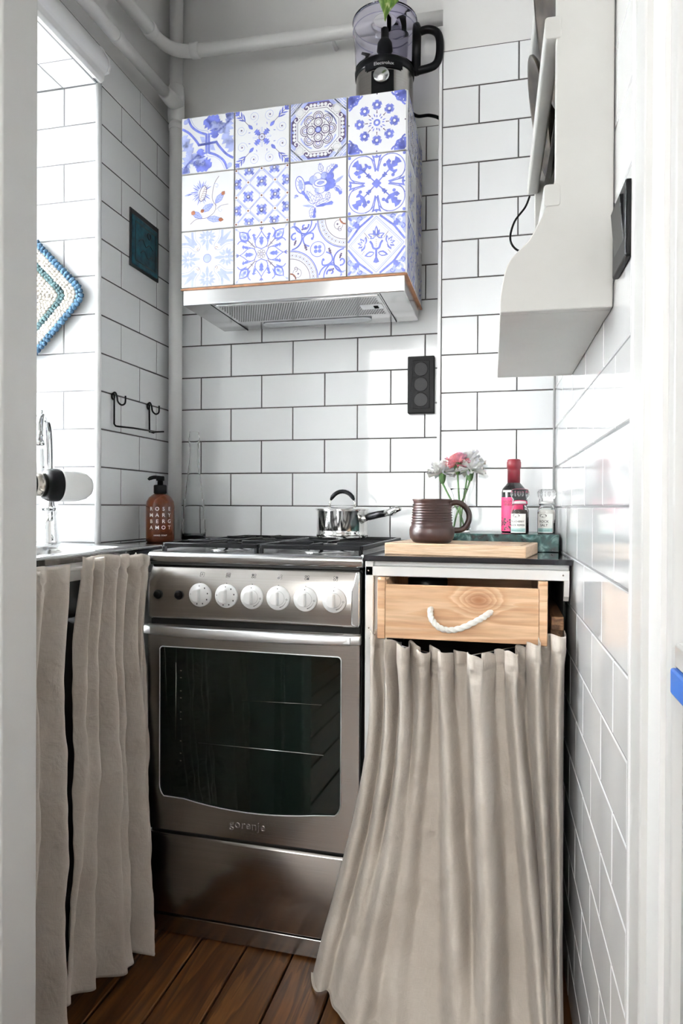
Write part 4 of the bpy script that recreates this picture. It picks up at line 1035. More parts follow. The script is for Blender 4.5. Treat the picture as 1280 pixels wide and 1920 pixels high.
MB().tube([(-.176, .028, .712), (.0, .012, .682), (.19, .016, .728)], .0014, 6).build('curtain_wire', 'steel_bright', rc)

# ---------------------------------------------------------------- things on the worktop
bdd = thing('chopping_board', (-.105, 1.446, WZ), 'pale oak chopping board with juice groove on the black worktop', 'chopping board', -.17)
b2 = MB().box(-.150, .146, 0, .175, 0, .0245).build('board', 'oak_board', bdd, bevel=.002)
gr = MB(); gz = .0246
for (x0, x1, y0, y1) in ((-.140, .136, .012, .016), (-.140, .136, .159, .163), (-.140, -.136, .012, .163), (.132, .136, .012, .163)): gr.box(x0, x1, y0, y1, gz-.0004, gz)
gr.build('juice_groove', 'shelf_wood', b2)
MB().lathe([(0, 0), (.010, 0), (.010, .0003), (0, .0003)], 16, (.085, .125, gz)).build('finger_hole', 'shelf_wood', b2)

mg = thing('stoneware_mug', (-.156, 1.512, WZ+.0247), 'dark brown ribbed stoneware mug on the chopping board', 'mug')
pf = [(0, .0), (.036, 0), (.041, .002), (.047, .010), (.0485, .019), (.0485, .028), (.0470, .0335), (.0448, .036), (.0438, .040)]
for k in range(8): z = .0425+k*.0055; r = .0434-.0026*(k/7); pf += [(r+.0014, z), (r+.0012, z+.001), (r-.0012, z+.0030), (r-.0010, z+.0038)]
pf += [(.0405, .089), (.0425, .092), (.0418, .094), (.0392, .0935), (.0380, .089), (.040, .04), (.044, .02), (.040, .008), (0, .006)]
MB().lathe(pf, 48).build('cup', 'mug_glaze', mg)
a0 = math.radians(6); hx = Vector((math.cos(a0), math.sin(a0), 0))
hp = [(.038, .083), (.050, .087), (.064, .083), (.076, .070), (.0795, .054), (.074, .038), (.062, .028), (.046, .0265)]
hpt = spline([hx*r+Vector((0, 0, z)) for r, z in hp], 6)
MB().tube(hpt, [.0062]*len(hpt), 12).build('handle', 'mug_glaze', mg)

mbx0, mbx1, mby0, mby1, MZ = -.168, .117, 1.640, 1.835, .0400
msl = MB().box(mbx0, mbx1, mby0, mby1, WZ, WZ+MZ).build('marble_block', 'green_marble', None, bevel=.002)
tag(msl, 'dark green veined marble slab at the back of the worktop', 'marble slab')
TZ = WZ+MZ
# glass vase
vs_ = thing('glass_vase', (-.112, 1.735, TZ), 'small clear glass vase with water and stems on the marble', 'vase')
vp = [(.024, 0), (.0265, .003), (.0275, .012), (.026, .028), (.0265, .038), (.0225, .054), (.0165, .068), (.0145, .080), (.016, .092), (.0205, .103), (.0225, .107)]
MB().lathe([(0, 0)]+vp+[(r-.0016, z) for r, z in vp[::-1][:-2]]+[(.0225, .006), (0, .005)], 32).build('vase_body', 'thin_glass', vs_)
def blossom(nm, lab, loc, R, m, seed, stem_to, group=None, tilt=(0, 0)):
    rn = random.Random(seed); f = thing(nm, loc, lab, 'flower', group='carnations in the glass vase')
    h = MB()
    for layer in range(5):
        n_ = 7+3*layer; el0 = lerp(80, -8, layer/4)
        for k in range(n_):
            az = 2*PI*k/n_+rn.uniform(-.25, .25); el = math.radians(el0+rn.uniform(-13, 13)); L = R*rn.uniform(.80, 1.05)*(.75+.07*layer); wd = R*.36*rn.uniform(.8, 1.2)
            d = Vector((math.cos(az)*math.cos(el), math.sin(az)*math.cos(el), math.sin(el))); s_ = Vector((-math.sin(az), math.cos(az), 0)); n2 = d.cross(s_)
            rows = []; 
            for i, (t, wf) in enumerate(((.08, .25), (.45, .7), (.8, 1.0), (1.0, .9))):
                row = []
                for q in range(5):
                    b_ = (q/4-.5)*2; rz = (rn.uniform(-.06, .10) if i == 3 else 0)
                    row.append(d*(L*(t+rz))+s_*(b_*wd*wf*.5)+n2*(L*.10*(b_*b_)*wf+L*.05*math.sin(q*2.2+k))*(1 if i < 3 else 1.6))
                rows.append(row)
            o_ = len(h.v); V = [p_ for r_ in rows for p_ in r_]
            h.add(V, [(a*5+b_, a*5+b_+1, a*5+b_+6, a*5+b_+5) for a in range(3) for b_ in range(4)], True)
    hd_ = h.build('petals', m, f, fixn=False)
    MB().lathe([(0, -.027), (.0045, -.026), (.0075, -.018), (.0092, -.006), (.0105, .002), (.0070, .004), (0, .004)], 10).build('calyx', 'stem_green', f)
    e_ = Vector(stem_to)-Vector(loc)
    st_ = spline([Vector((0, 0, -.024)), Vector((e_.x*.35, e_.y*.35, e_.z*.4-.008)), Vector((e_.x*.8, e_.y*.8, e_.z*.75)), e_], 6)
    MB().tube(st_, .0022, 8).build('stem', 'stem_green', f)
    return f
V0 = Vector((-.112, 1.735, TZ))
blossom('carnation', 'pink carnation, topmost bloom in the glass vase', V0+Vector((-.004, -.010, .168)), .034, 'petal_pink', 5, V0+Vector((.004, -.004, .010)))
blossom('carnation', 'white carnation drooping left of the pink bloom in the vase', V0+Vector((-.042, .004, .146)), .040, 'petal_white', 8, V0+Vector((.012, .004, .012)))
blossom('carnation', 'white carnation right of the pink bloom in the vase', V0+Vector((.026, -.006, .152)), .037, 'petal_white', 11, V0+Vector((-.013, .0, .012)))
blossom('carnation', 'white carnation behind the pink bloom, leaning to the back wall', V0+Vector((.018, .030, .172)), .042, 'petal_white', 14, V0+Vector((.002, .012, .012)))
# vinegar bottle
vb = thing('vinegar_bottle', (.018, 1.755, TZ), 'dark vinegar bottle with wine red foil neck and pink label', 'bottle')
sq = lambda r, z: (r, z)
MB().lathe([(0, 0), (.027, 0), (.0295, .003), (.0295, .098), (.0275, .107), (.020, .116), (.0145, .122), (.0140, .130), (0, .130)], 40).build('bottle_glass', 'bottle_dark', vb)
MB().lathe([(.0150, .118), (.0152, .150), (.0152, .155), (.0170, .1565), (.0172, .172), (.0160, .174), (.016, .1775), (.013, .1795), (0, .180)], 32).build('foil_cap', 'wine_foil', vb)
def wrap(name, vs, fs, R, z0, ang, m, parent, depth=0.0003):
    mb2 = MB(); mb2.add([((R+depth)*math.sin(ang+a/R), -(R+depth)*math.cos(ang+a/R), z0+b) for a, b, *_ in vs], fs); return mb2.build(name, m, parent, fixn=False)
def label_patch(name, R, a0, a1, z0, z1, ang, m, parent, depth=.0002, n=16):
    V = []; F_ = []
    for k in range(n+1):
        a = lerp(a0, a1, k/n); V += [(a, z0), (a, z1)]
    F_ = [(2*k, 2*k+2, 2*k+3, 2*k+1) for k in range(n)]
    return wrap(name, V, F_, R, 0, ang, m, parent, depth)
lbl = label_patch('label', .0295, -.034, .034, .004, .086, -.25, 'label_pink', vb)
for txt, z, sz in (('BALSAMIC', .076, .0085), ('VINEGAR', .068, .0085)):
    vs2, fs2 = text_mesh(txt, sz); wrap('lettering', vs2, fs2, .0295, z, -.30, 'print_black', lbl, .0006)
V, F_ = merge(*[rect2(-.022, .020-.004*(k % 3), .060-.0036*k, .0610-.0036*k) for k in range(6)]); wrap('small_print', V, F_, .0295, 0, -.25, 'print_black', lbl, .0006)
rn = random.Random(2); V, F_ = merge(*[disc(rn.uniform(.0012, .0026), 8, rn.uniform(-.028, .024), rn.uniform(.007, .036)) for _ in range(70)]); wrap('berry_print', V, F_, .0295, 0, -.25, 'print_black', lbl, .0006)
nk = label_patch('neck_label', .0288, -.022, .022, .0985, .1035, -.25, 'label_white', vb, .0012)
# the two grinders
def grinder(loc, lab, fill, lines, rz):
    g_ = thing('spice_grinder', loc, lab, 'grinder', rz, group='glass spice grinders on the marble slab')
    pr_ = [(.0185, 0), (.0205, .002), (.0205, .054), (.0175, .062), (.0155, .066), (.0155, .070)]
    MB().lathe([(0, 0)]+pr_+[(r-.0017, z) for r, z in pr_[::-1][:-1]]+[(.0185, .004), (0, .004)], 32).build('jar', 'thin_glass', g_)
    MB().lathe([(0, .005), (.0180, .005), (.0182, .050), (.016, .056), (0, .057)], 24).build('contents', fill, g_)
    cpg = MB(); prof = [(.0168, .067), (.0178, .070), (.0168, .082), (.0190, .0835), (.0205, .089), (.0205, .098), (.0185, .103), (.012, .1045), (0, .1045)]
    cpg.lathe([(0, .067)]+prof, 40); cpo = cpg.build('grinder_cap', 'clear_plastic', g_)
    rb_ = MB()
    for k in range(20):
        t = 2*PI*k/20; rb_.tube([(.0206*math.cos(t), .0206*math.sin(t), .089), (.0206*math.cos(t), .0206*math.sin(t), .098)], .0009, 5)
    rb_.build('cap_ribs', 'clear_plastic', cpo)
    MB().lathe([(0, .0695), (.013, .0695), (.012, .076), (0, .078)], 20).build('grinding_core', 'ceramic_white', cpo)
    lb = label_patch('label', .0205, -.021, .019, .003, .047, 0, 'label_white', g_)
    el = [( .0085*math.cos(t)-.004, .0425+.0036*math.sin(t)) for t in [2*PI*k/20 for k in range(20)]]; wrap('emblem', el, [tuple(range(20))], .0205, 0, 0, 'print_black', lb, .0005)
    el = [( .0068*math.cos(t)-.004, .0425+.0018*math.sin(t)) for t in [2*PI*k/20 for k in range(20)]]; wrap('emblem_line', el, [tuple(range(20))], .0205, 0, 0, 'label_white', lb, .0008)
    for k, tx in enumerate(lines): vs2, fs2 = text_mesh(tx, .0078 if len(tx) < 6 else .0056, bold=.0001); wrap('lettering', vs2, fs2, .0205, .029-.0085*k, -.1, 'print_black', lb, .0005)
    label_patch('teal_band', .0205, -.020, .018, .005, .0135, 0, 'label_teal', lb, .0004)
    vs2, fs2 = text_mesh('PREMIUM QUALITY', .0034); wrap('lettering', vs2, fs2, .0205, .0085, -.1, 'print_black', lb, .0007)
    return g_
grinder((.031, 1.668, TZ), 'glass pepper grinder with black peppercorns in front of the vinegar bottle', 'peppercorn', ['TELLICHERRY', 'BLACK PEPPER'], -.25)
grinder((.092, 1.690, TZ), 'glass rock salt grinder nearest the right wall', 'salt_white', ['ROCK', 'SALT'], -.25)

# ================================================================ LEFT-HAND SIDE: sink run under the window
XF = -.830
def cellslab(xs, ys, inside, z0, z1):
    mb = MB(); idx = {}
    def vi(i, j, k):
        if (i, j, k) not in idx: idx[(i, j, k)] = len(mb.v); mb.v.append((xs[i], ys[j], (z0, z1)[k]))
        return idx[(i, j, k)]
    def face(*q): mb.f.append([vi(*a) for a in q]); mb.sm.append(False); mb.mi.append(0)
    nx_, ny_ = len(xs)-1, len(ys)-1; ins = lambda i, j: 0 <= i < nx_ and 0 <= j < ny_ and inside((xs[i]+xs[i+1])/2, (ys[j]+ys[j+1])/2)
    for i in range(nx_):
        for j in range(ny_):
            if not ins(i, j): continue
            face((i, j, 1), (i+1, j, 1), (i+1, j+1, 1), (i, j+1, 1)); face((i, j, 0), (i, j+1, 0), (i+1, j+1, 0), (i+1, j, 0))
            if not ins(i-1, j): face((i, j, 0), (i, j, 1), (i, j+1, 1), (i, j+1, 0))
            if not ins(i+1, j): face((i+1, j, 0), (i+1, j+1, 0), (i+1, j+1, 1), (i+1, j, 1))
            if not ins(i, j-1): face((i, j, 0), (i+1, j, 0), (i+1, j, 1), (i, j, 1))
            if not ins(i, j+1): face((i, j+1, 0), (i, j+1, 1), (i+1, j+1, 1), (i+1, j+1, 0))
    return mb
HX = (-1.115, -.880); HY = (.957, 1.536)
lc = cellslab([XN+.001, HX[0], XL+.001, HX[1], -.835, XF], [.875, YN0+.003, HY[0], 1.40, HY[1], YW-.001, 2.012],
     lambda x, y: not (HX[0] < x < HX[1] and HY[0] < y < HY[1]) and (x > XL or YN0+.003 < y < YW-.001) and not (x > -.835 and y > HY[1]), .8725, WZ)
lco = tag(lc.build('sink_worktop', 'countertop', None), 'black worktop with inset sink running into the window niche', 'worktop')
sk = thing('kitchen_sink', (-1.0, 1.25, WZ), 'stainless steel sink set in the worktop below the window', 'sink')
# flange and basin in one pressed sheet (rounded rectangle loops)
def loop(x0, x1, y0, y1, r, z): return [(a+1.0, b-1.25, z) for a, b in rrect(x0, x1, y0, y1, r, 6)]
loops = [loop(-1.21, -.842, .936, 1.618, .02, .0004), loop(-1.21, -.842, .936, 1.618, .02, .0022), loop(-1.205, -.847, .941, 1.613, .02, .0034), loop(-1.107, -.888, .965, 1.528, .045, .0034), loop(-1.103, -.892, .970, 1.523, .045, .0012), loop(-1.098, -.897, .976, 1.517, .045, -.012), loop(-1.090, -.905, .985, 1.508, .05, -.13), loop(-1.07, -.925, 1.005, 1.488, .04, -.145)]
mb = MB(); n_ = len(loops[0]); vs = [p_ for l in loops for p_ in l]; fs = []
for i in range(len(loops)-1):
    for k in range(n_): fs.append((i*n_+k, i*n_+(k+1) % n_, (i+1)*n_+(k+1) % n_, (i+1)*n_+k))
fs.append(tuple((len(loops)-1)*n_+k for k in range(n_)))
mb.add(vs, fs, True); mb.build('basin', 'steel_bright', sk)
MB().lathe([(0, -.1445), (.03, -.1445), (.033, -.1435), (.036, -.1442), (.036, -.1448)], 24).build('drain', 'chrome', sk)

cabL = thing('sink_cabinet', (-.93, 1.17, 0), 'white railed cabinet frame behind the left linen curtains', 'cabinet')
def cl_(n, m, *b): return MB().box(b[0]+.93, b[1]+.93, b[2]-1.17, b[3]-1.17, b[4], b[5]).build(n, m, cabL, bevel=.001)
cl_('apron', 'cabinet_white', -.850, -.838, .88, 1.44, .835, .8725)
cl_('back_shade_panel', 'dark_gap', -1.03, -1.02, .88, 1.45, 0, .72)  # added near-black panels hide the lit wall, painting shade between the curtains
cl_('end_shade_panel', 'dark_gap', -1.02, -.845, 1.440, 1.45, 0, .8725)
cl_('near_shade_panel', 'dark_gap', -1.02, -.845, .878, .888, 0, .8725)
cl_('floor_shade_panel', 'dark_gap', -1.02, -.86, .89, 1.44, .06, .07)
rd = MB().tube([(-.818+.93, .89-1.17, .8615), (-.818+.93, 1.448-1.17, .8615)], .004, 10).build('curtain_rod', 'gloss_paint', cabL)
for y in (.95, 1.155, 1.44): MB().tube([(-.84+.93, y-1.17, .8615), (-.816+.93, y-1.17, .8615)], .0028, 8).build('rod_hook', 'gloss_paint', rd)

lcur = thing('linen_curtain', (-.81, 1.3, 0), 'long beige linen curtain between the dark gap and the cooker', 'curtain', group='linen curtains under the worktops')
RL = [(.04, .05, .02, .035, .06, .014, .012), (.15, .15, .20, .035, .06, .016, .018), (.30, .36, .40, .04, .075, .018, .028), (.47, .50, .52, .04, .06, .016, .024), (.64, .70, .72, .045, .07, .018, .030), (.80, .80, .82, .035, .05, .016, .018), (.93, .94, .95, .03, .045, .010, .014)]
cu = curtain('linen', dict(nu=220, nv=130, top=lambda u: (-.806, lerp(1.182, 1.428, u), lerp(.886, .876, u)), bot=lambda u: (interp([(0, -.795), (.5, -.79), (.8, -.775), (1, -.765)], u), interp([(0, 1.132), (.6, 1.31), (1, 1.405)], u), interp([(0, .056), (.4, .048), (.62, .050), (.78, .022), (1, .014)], u)),
     out=(1, 0, 0), ridges=RL, freq=13, frill=.009, hv=.035, gain=2.6, back=.018, soft=1, crumple=.75, seed=9, wu=.5, wv=.9, sway=lambda v, u: (v, smoothstep(.45, 1.0, v))), '', None)
cu.parent = lcur; cu.location = (.81, -1.3, 0)
lcur2 = thing('linen_curtain', (-.81, 1.02, 0), 'beige linen curtain nearest the door frame, left of the dark gap', 'curtain', group='linen curtains under the worktops')
RL2 = [(.15, .14, .12, .05, .07, .014, .016), (.40, .42, .40, .05, .08, .016, .026), (.62, .66, .62, .045, .07, .014, .020), (.86, .86, .88, .06, .09, .020, .032)]
cu2 = curtain('linen', dict(nu=150, nv=130, top=lambda u: (-.806, lerp(.905, 1.134, u), interp([(0, .876), (.7, .872), (.85, .879), (.94, .874), (1, .862)], u)), bot=lambda u: (lerp(-.80, -.80, u), interp([(0, .89), (1, 1.108)], u), lerp(.02, .035, u)),
     out=(1, 0, 0), ridges=RL2, freq=9, frill=.008, hv=.035, gain=2.4, back=.022, soft=1, crumple=.75, seed=21, wu=.45, wv=.9, sway=lambda v, u: (v, smoothstep(.3, .95, v))), '', None)
cu2.parent = lcur2; cu2.location = (.81, -1.02, 0)

# mixer tap
tp = thing('mixer_tap', (-1.145, 1.572, WZ+.0034), 'chrome mixer tap with high curved spout behind the sink', 'tap')
MB().lathe([(0, 0), (.0285, 0), (.029, .004), (.027, .010), (.0245, .045), (.0225, .082), (.0215, .084), (.024, .087), (.0245, .094), (.022, .098), (.019, .112), (.014, .118), (0, .12)], 40).build('body', 'chrome', tp)
sp_ = spline([(0, 0, .11), (.002, -.002, .16), (.010, -.012, .22), (.024, -.035, .285), (.042, -.070, .318), (.066, -.115, .318), (.084, -.150, .292), (.090, -.160, .258)], 6)
spo = MB().tube(sp_, [.0125]*6+[lerp(.0125, .0095, min(1, k/20)) for k in range(len(sp_)-6)], 16).build('spout', 'chrome', tp)
ae = MB().lathe([(.0085, .020), (.0095, .0), (.0125, -.002), (.013, -.012), (.011, -.0125), (.0, -.010)], 24).build('aerator', 'chrome', spo); ae.location = (.090, -.160, .250)
MB().lathe([(0, -.0128), (.0112, -.0128), (.0112, -.0120), (0, -.0120)], 20).build('aerator_mesh', 'matte_black', spo, loc=(.090, -.160, .250))
lv = MB().tube([(-.005, .0, .118), (-.03, .004, .135), (-.085, .012, .165)], [.008, .0065, .005], 10).build('lever', 'chrome', tp)

# hand blender parked on its wall holder
hbl = thing('hand_blender', (-1.000, 1.385, 1.032), 'white hand blender with black collar and metal shaft in front of the tap', 'hand blender')
ax = Vector((.47, .88, -.015)).normalized(); q_ = ax.to_track_quat('Z', 'Y')
def bl(n, prof, m):
    o = MB().lathe(prof, 40).build(n, m, hbl); o.rotation_euler = q_.to_euler(); return o
gr_ = bl('grip', [(.037, .012), (.0375, .018), (.0370, .042), (.0345, .062), (.030, .077), (.022, .088), (.011, .0935), (0, .095)], 'ceramic_white')
bl('collar', [(.026, -.020), (.0325, -.018), (.0365, -.008), (.0375, .006), (.0372, .0125), (0, .0125)], 'matte_black')
sh = bl('shaft', [(.0265, -.0195), (.0262, -.044), (.0245, -.0445), (.0245, -.060), (.0238, -.062), (.0225, -.11), (.0165, -.17), (.014, -.21), (.014, -.30), (.03, -.33), (.034, -.37), (.034, -.40), (0, -.40)], 'brushed_nickel')
MB().lathe([(.0247, -.0445), (.0258, -.0445), (.0258, -.0475), (.0247, -.0475)], 32, closed=True).build('shaft_ring', 'matte_black', sh)
mk = MB()
for k in range(5):
    t = -.62+.16*k; r = .0377
    mk.add([(r*math.cos(a), r*math.sin(a), z) for a, z in ((t-.02, .030), (t+.02, .030), (t+.02, .033 if k in (0, 4) else .0315), (t-.02, .033 if k in (0, 4) else .0315))], [(0, 1, 2, 3)])
mo = mk.build('speed_marks', 'print_black', gr_, fixn=False)
mo.rotation_euler = (0, 0, math.radians(95))
e_ = Vector((-1.000, 1.385, 1.032))+ax*(-.36)
hold = MB().box(e_.x-.03, e_.x+.03, YN0+.001, e_.y+.05, e_.z-.050, e_.z-.0355).box(e_.x-.03, e_.x+.03, YN0+.001, YN0+.012, e_.z-.09, e_.z+.04)
ho_ = hold.build('holder', 'ceramic_white', hbl, bevel=.002); ho_.location = (1.000, -1.385, -1.032)
# plug socket on the jamb tiles
so_ = thing('plug_socket', (-1.235, YW, 1.10), 'small white plug socket on niche tiles beside the door frame', 'socket')
MB().prism(rrect(-.032, .032, -.04, .04, .006), -.012, 0, 'Y').build('socket_plate', 'trim_white', so_, bevel=.002)
MB().prism(rrect(-.012, .012, -.035, .005, .004), -.04, -.012, 'Y').build('plug', 'ceramic_white', so_, bevel=.003)

# crochet pot holder hanging from a hook on the jamb
ph_ = thing('crochet_potholder', (-1.235, YW-.012, 1.535), 'white and blue crochet pot holder hanging by one corner in the niche', 'pot holder')
Rh = .172
def dia(r, n=12, cr=.16):
    out = []; c = [(0, r), (r, 0), (0, -r), (-r, 0)]
    for k in range(4):
        a, b, d = Vector(c[k-1]), Vector(c[k]), Vector(c[(k+1) % 4]); p0 = b.lerp(a, cr); p2 = b.lerp(d, cr)
        for q in range(5): t = q/4; out.append(tuple((p0*(1-t)**2+b*2*t*(1-t)+p2*t*t)))
    return out
MB().prism(dia(Rh*.97), -.006, 0, 'Y').build('backing', 'yarn_white', ph_)
def along(poly, step):
    P = [Vector(p_) for p_ in poly]; L = []; 
    for i in range(len(P)):
        a, b = P[i], P[(i+1) % len(P)]; d = (b-a).length; L.append((a, b, d))
    tot = sum(l[2] for l in L); n = int(tot/step); out = []; 
    for k in range(n):
        s_ = tot*k/n
        for a, b, d in L:
            if s_ <= d: out.append(a.lerp(b, s_/d)); break
            s_ -= d
    return out
ico = bmesh.new(); bmesh.ops.create_icosphere(ico, subdivisions=1, radius=1); IV = [tuple(v.co) for v in ico.verts]; IF = [tuple(v.index for v in f.verts) for f in ico.faces]; ico.free()
def blobs(name, rows, m, size, seed=1):
    rn = random.Random(seed); b = MB()
    for pts in rows:
        for p_ in pts:
            sx, sy, sz = size*rn.uniform(.9, 1.25), size*rn.uniform(.7, .9), size*rn.uniform(.85, 1.1); t = rn.uniform(0, 3)
            b.add([(p_[0]+(x*math.cos(t)-z*math.sin(t))*sx, -.008+y*sy+rn.uniform(-.001, .001), p_[1]+(x*math.sin(t)+z*math.cos(t))*sz) for x, y, z in IV], IF, True)
    o = b.build(name, m, ph_); o['kind'] = 'stuff'; return o
blobs('blue_border', [along(dia(Rh*1.0), .0125), along(dia(Rh*.955), .012)], 'yarn_blue', .0078)
blobs('white_stitches', [along(dia(Rh*f), .0105) for f in (.88, .81, .74)], 'yarn_white', .0070, 2)
blobs('teal_band', [along(dia(Rh*.66), .010), along(dia(Rh*.61), .010)], 'yarn_teal', .0068, 3)
blobs('inner_stitches', [along(dia(Rh*f), .0105) for f in (.53, .46, .39, .32, .25, .18, .11, .05)], 'yarn_white', .0068, 4)
MB().tube([(0, -.004, Rh), (-.006, -.004, Rh+.012), (0, -.004, Rh+.02), (.006, -.004, Rh+.012), (0, -.004, Rh)], .0016, 6).build('loop', 'yarn_blue', ph_)
MB().tube([(0, .012, Rh+.014), (0, -.010, Rh+.014), (0, -.014, Rh+.020)], .002, 8).build('hook', 'chrome', ph_)

# dark teal relief tile on the left wall
rt_ = thing('relief_tile', (XL, 1.858, 1.747), 'dark teal glazed relief tile in a black frame on left wall', 'wall tile', PI/2)
MB().box(-.082, .082, -.004, 0, -.082, .082).build('frame', 'blue_tile_frame', rt_, bevel=.001)
rt2 = MB().box(-.074, .070, -.007, -.003, -.074, .066).build('glazed_face', 'tinted_blue_tile', rt_, bevel=.002)
rl = MB()
for pts in ([(-.06, -.06), (.055, -.06), (.055, .05), (-.06, .05), (-.06, -.06)],): rl.tube([(a, -.0072, b) for a, b in pts], .0016, 6)
rlo = rl.build('border_relief', 'blue_tile_frame', rt2)
MB().tube([(.018+.009*math.cos(2*PI*k/12), -.0072, .034+.009*math.sin(2*PI*k/12)) for k in range(12)], .002, 6, closed=True).build('ring_relief', 'blue_tile_frame', rt2)
MB().tube(spline([(-.04, -.0072, .0), (-.02, -.0072, .012), (.0, -.0072, -.004), (.02, -.0072, .008), (.04, -.0072, -.002)], 5), .0014, 6).build('wave_relief', 'blue_tile_frame', rt2)
MB().tube(spline([(-.03, -.0072, -.03), (-.01, -.0072, -.018), (.01, -.0072, -.034), (.035, -.0072, -.022)], 5), .0014, 6).build('wave_relief', 'blue_tile_frame', rt2)

# black wire rail on two hooks
wr2 = thing('wire_rail', (XL, 1.69, 1.285), 'black wire rail hanging from two hooks on the left wall', 'wire rail')
hk = []
for dy in (0, .190):
    MB().tube(spline([(.002, dy-.002, .002), (.006, dy+.006, .008), (.008, dy+.012, -.002), (.010, dy+.014, -.016), (.016, dy+.022, -.024), (.022, dy+.030, -.018), (.022, dy+.032, .002)], 5), .0024, 8).build('hook', 'wire_black', wr2)
    MB().tube([(.004+.0, dy+.006*math.cos(2*PI*k/12), -.004+.008*math.sin(2*PI*k/12)) for k in range(12)], .0024, 6, closed=True).build('eyelet', 'wire_black', wr2)
MB().tube([(.006, .002, .0), (.006, .002, -.078), (.009, .004, -.083), (.014, .010, -.084), (.030, .060, -.083), (.030, .186, -.080), (.018, .196, -.082), (.006, .194, -.080), (.006, .192, -.006)], .0024, 8).build('bar', 'wire_black', wr2)
MB().tube([(.028, .180, -.081), (.052, .196, -.079)], .0022, 8).build('bar_end', 'wire_black', wr2)

# soap bottle
sb_ = thing('soap_bottle', (-.948, 1.792, WZ), 'amber hand soap pump bottle in the corner beside the pipe', 'soap bottle')
MB().lathe([(0, 0), (.035, 0), (.0385, .003), (.0392, .010), (.0392, .100), (.0375, .113), (.031, .125), (.020, .1335), (.0155, .136), (.0155, .140), (0, .140)], 40).build('bottle_body', 'amber_glass', sb_)
MB().lathe([(0, .003), (.036, .003), (.0365, .100), (.035, .111), (.02, .122), (0, .124)], 32).build('liquid_soap', 'wood_edge', sb_)
pu = MB().lathe([(.0175, .1365), (.018, .137), (.018, .158), (.0165, .160), (.0080, .161), (.0072, .178), (0, .178)], 24).build('pump_collar', 'matte_black', sb_)
for k in range(1): MB().lathe([(0, .172), (.011, .172), (.0115, .174), (.0115, .182), (.0105, .185), (0, .1855)], 20).build('pump_head', 'matte_black', pu)
MB().tube(spline([(0, 0, .1805), (-.014, -.008, .1815), (-.024, -.014, .178), (-.028, -.016, .174)], 4), [.0055]*9+[.0045, .0042, .004, .004], 10).build('spout', 'matte_black', pu)
ang = math.atan2(-.948, 1.792)*-1
for r_, row_ in enumerate(('ROSE', 'MARY', 'BERG', 'AMOT')):
    for c_, ch in enumerate(row_):
        vs2, fs2 = text_mesh(ch, .0145, bold=.0002); wrap('letter', [(a+(c_-1.5)*.0168, b) for a, b, *_ in vs2], fs2, .0392, .0955-.0178*r_, ang*-1+1.0, 'print_white', sb_, .0004) if False else wrap('letter', [(a+(c_-1.5)*.0172, b) for a, b, *_ in vs2], fs2, .0392, .0925-.0172*r_, .50, 'print_white', sb_, .0004)
vs2, fs2 = text_mesh('HAND SOAP', .0056, bold=.0001, spacing=1.2); wrap('lettering', vs2, fs2, .0392, .0195, .50, 'print_white', sb_, .0004)

# tall clear glass bottle
gb_ = thing('glass_bottle', (-.918, 1.945, WZ), 'tall empty clear glass bottle next to the corner pipe', 'glass bottle')
op = [(.034, 0), (.0365, .003), (.0365, .030), (.0350, .034), (.0350, .036), (.0345, .060), (.0315, .062), (.031, .120), (.0285, .123), (.0275, .126), (.0185, .205), (.0160, .235), (.0145, .27), (.0145, .290), (.0165, .2915), (.0172, .306), (.0160, .308), (.0160, .322), (.015, .325)]
MB().lathe([(0, 0)]+op+[(r-.0028, z) for r, z in op[::-1][:-1]]+[(.030, .008), (0, .010)], 28).build('glass_body', 'thin_glass', gb_)

# ================================================================ PIPES, BLIND, SWITCHES
vp_ = thing('riser_pipe', (-1.0, 1.985, WZ), 'white painted vertical riser pipe in the corner behind the soap', 'pipe')
MB().tube([(0, 0, 0), (0, 0, CEIL-WZ)], .0205, 24).build('pipe_run', 'gloss_paint', vp_)
MB().lathe([(.0205, 1.285), (.0245, 1.290), (.0255, 1.31), (.0255, 1.365), (.0235, 1.385), (.0235, 1.395), (.0205, 1.40)], 28).build('tee_fitting', 'gloss_paint', vp_)
MB().lathe([(.0205, 1.262), (.0232, 1.264), (.0232, 1.276), (.0205, 1.280)], 28).build('joint_bead', 'gloss_paint', vp_)
br = MB().tube([(.004, -.004, 1.338), (.004, -.045, 1.334), (.006, -.09, 1.330)], [.0225, .0225, .0195], 20).build('branch_socket', 'gloss_paint', vp_)
MB().tube([(.006, -.06, 1.332), (.008, -.5, 1.313), (.008, -1.10, 1.288)], .0160, 20).build('branch_pipe', 'gloss_paint', vp_)
MB().lathe([(.016, 0), (.0185, .002), (.0185, .02), (.016, .022)], 20, (0, 0, 0), 'Y').build('joint_bead', 'gloss_paint', vp_, loc=(.008, -.36, 1.319))
hp_ = thing('heating_pipe', (-1.0, 1.945, 2.355), 'white horizontal pipe bending from left wall across above the hood', 'pipe')
pts = [(0, -1.05, -.085), (0, -.55, -.045), (0, -.20, -.012), (0, -.095, -.004), (.006, -.05, 0), (.026, -.016, .002), (.060, .0, .002), (.10, .002, .001), (.45, .006, -.006), (.829, .006, -.012)]
sp1 = pts[:3]+[tuple(v) for v in spline(pts[2:8], 6)][1:]+pts[8:]
MB().tube(sp1, .0185, 20).build('pipe_run', 'gloss_paint', hp_)
MB().lathe([(.0185, 0), (.0225, .002), (.0225, .024), (.0185, .027)], 24, (0, 0, 0), 'X').build('elbow_bead', 'gloss_paint', hp_, loc=(.068, .001, .002))
MB().lathe([(.0185, 0), (.0225, .002), (.0225, .024), (.0185, .027)], 24, (0, 0, 0), 'Y').build('elbow_bead', 'gloss_paint', hp_, loc=(0, -.135, -.006))
MB().tube([(.5, .004, -.008), (.5, .075, -.008)], .006, 8).build('pipe_bracket', 'gloss_paint', hp_)

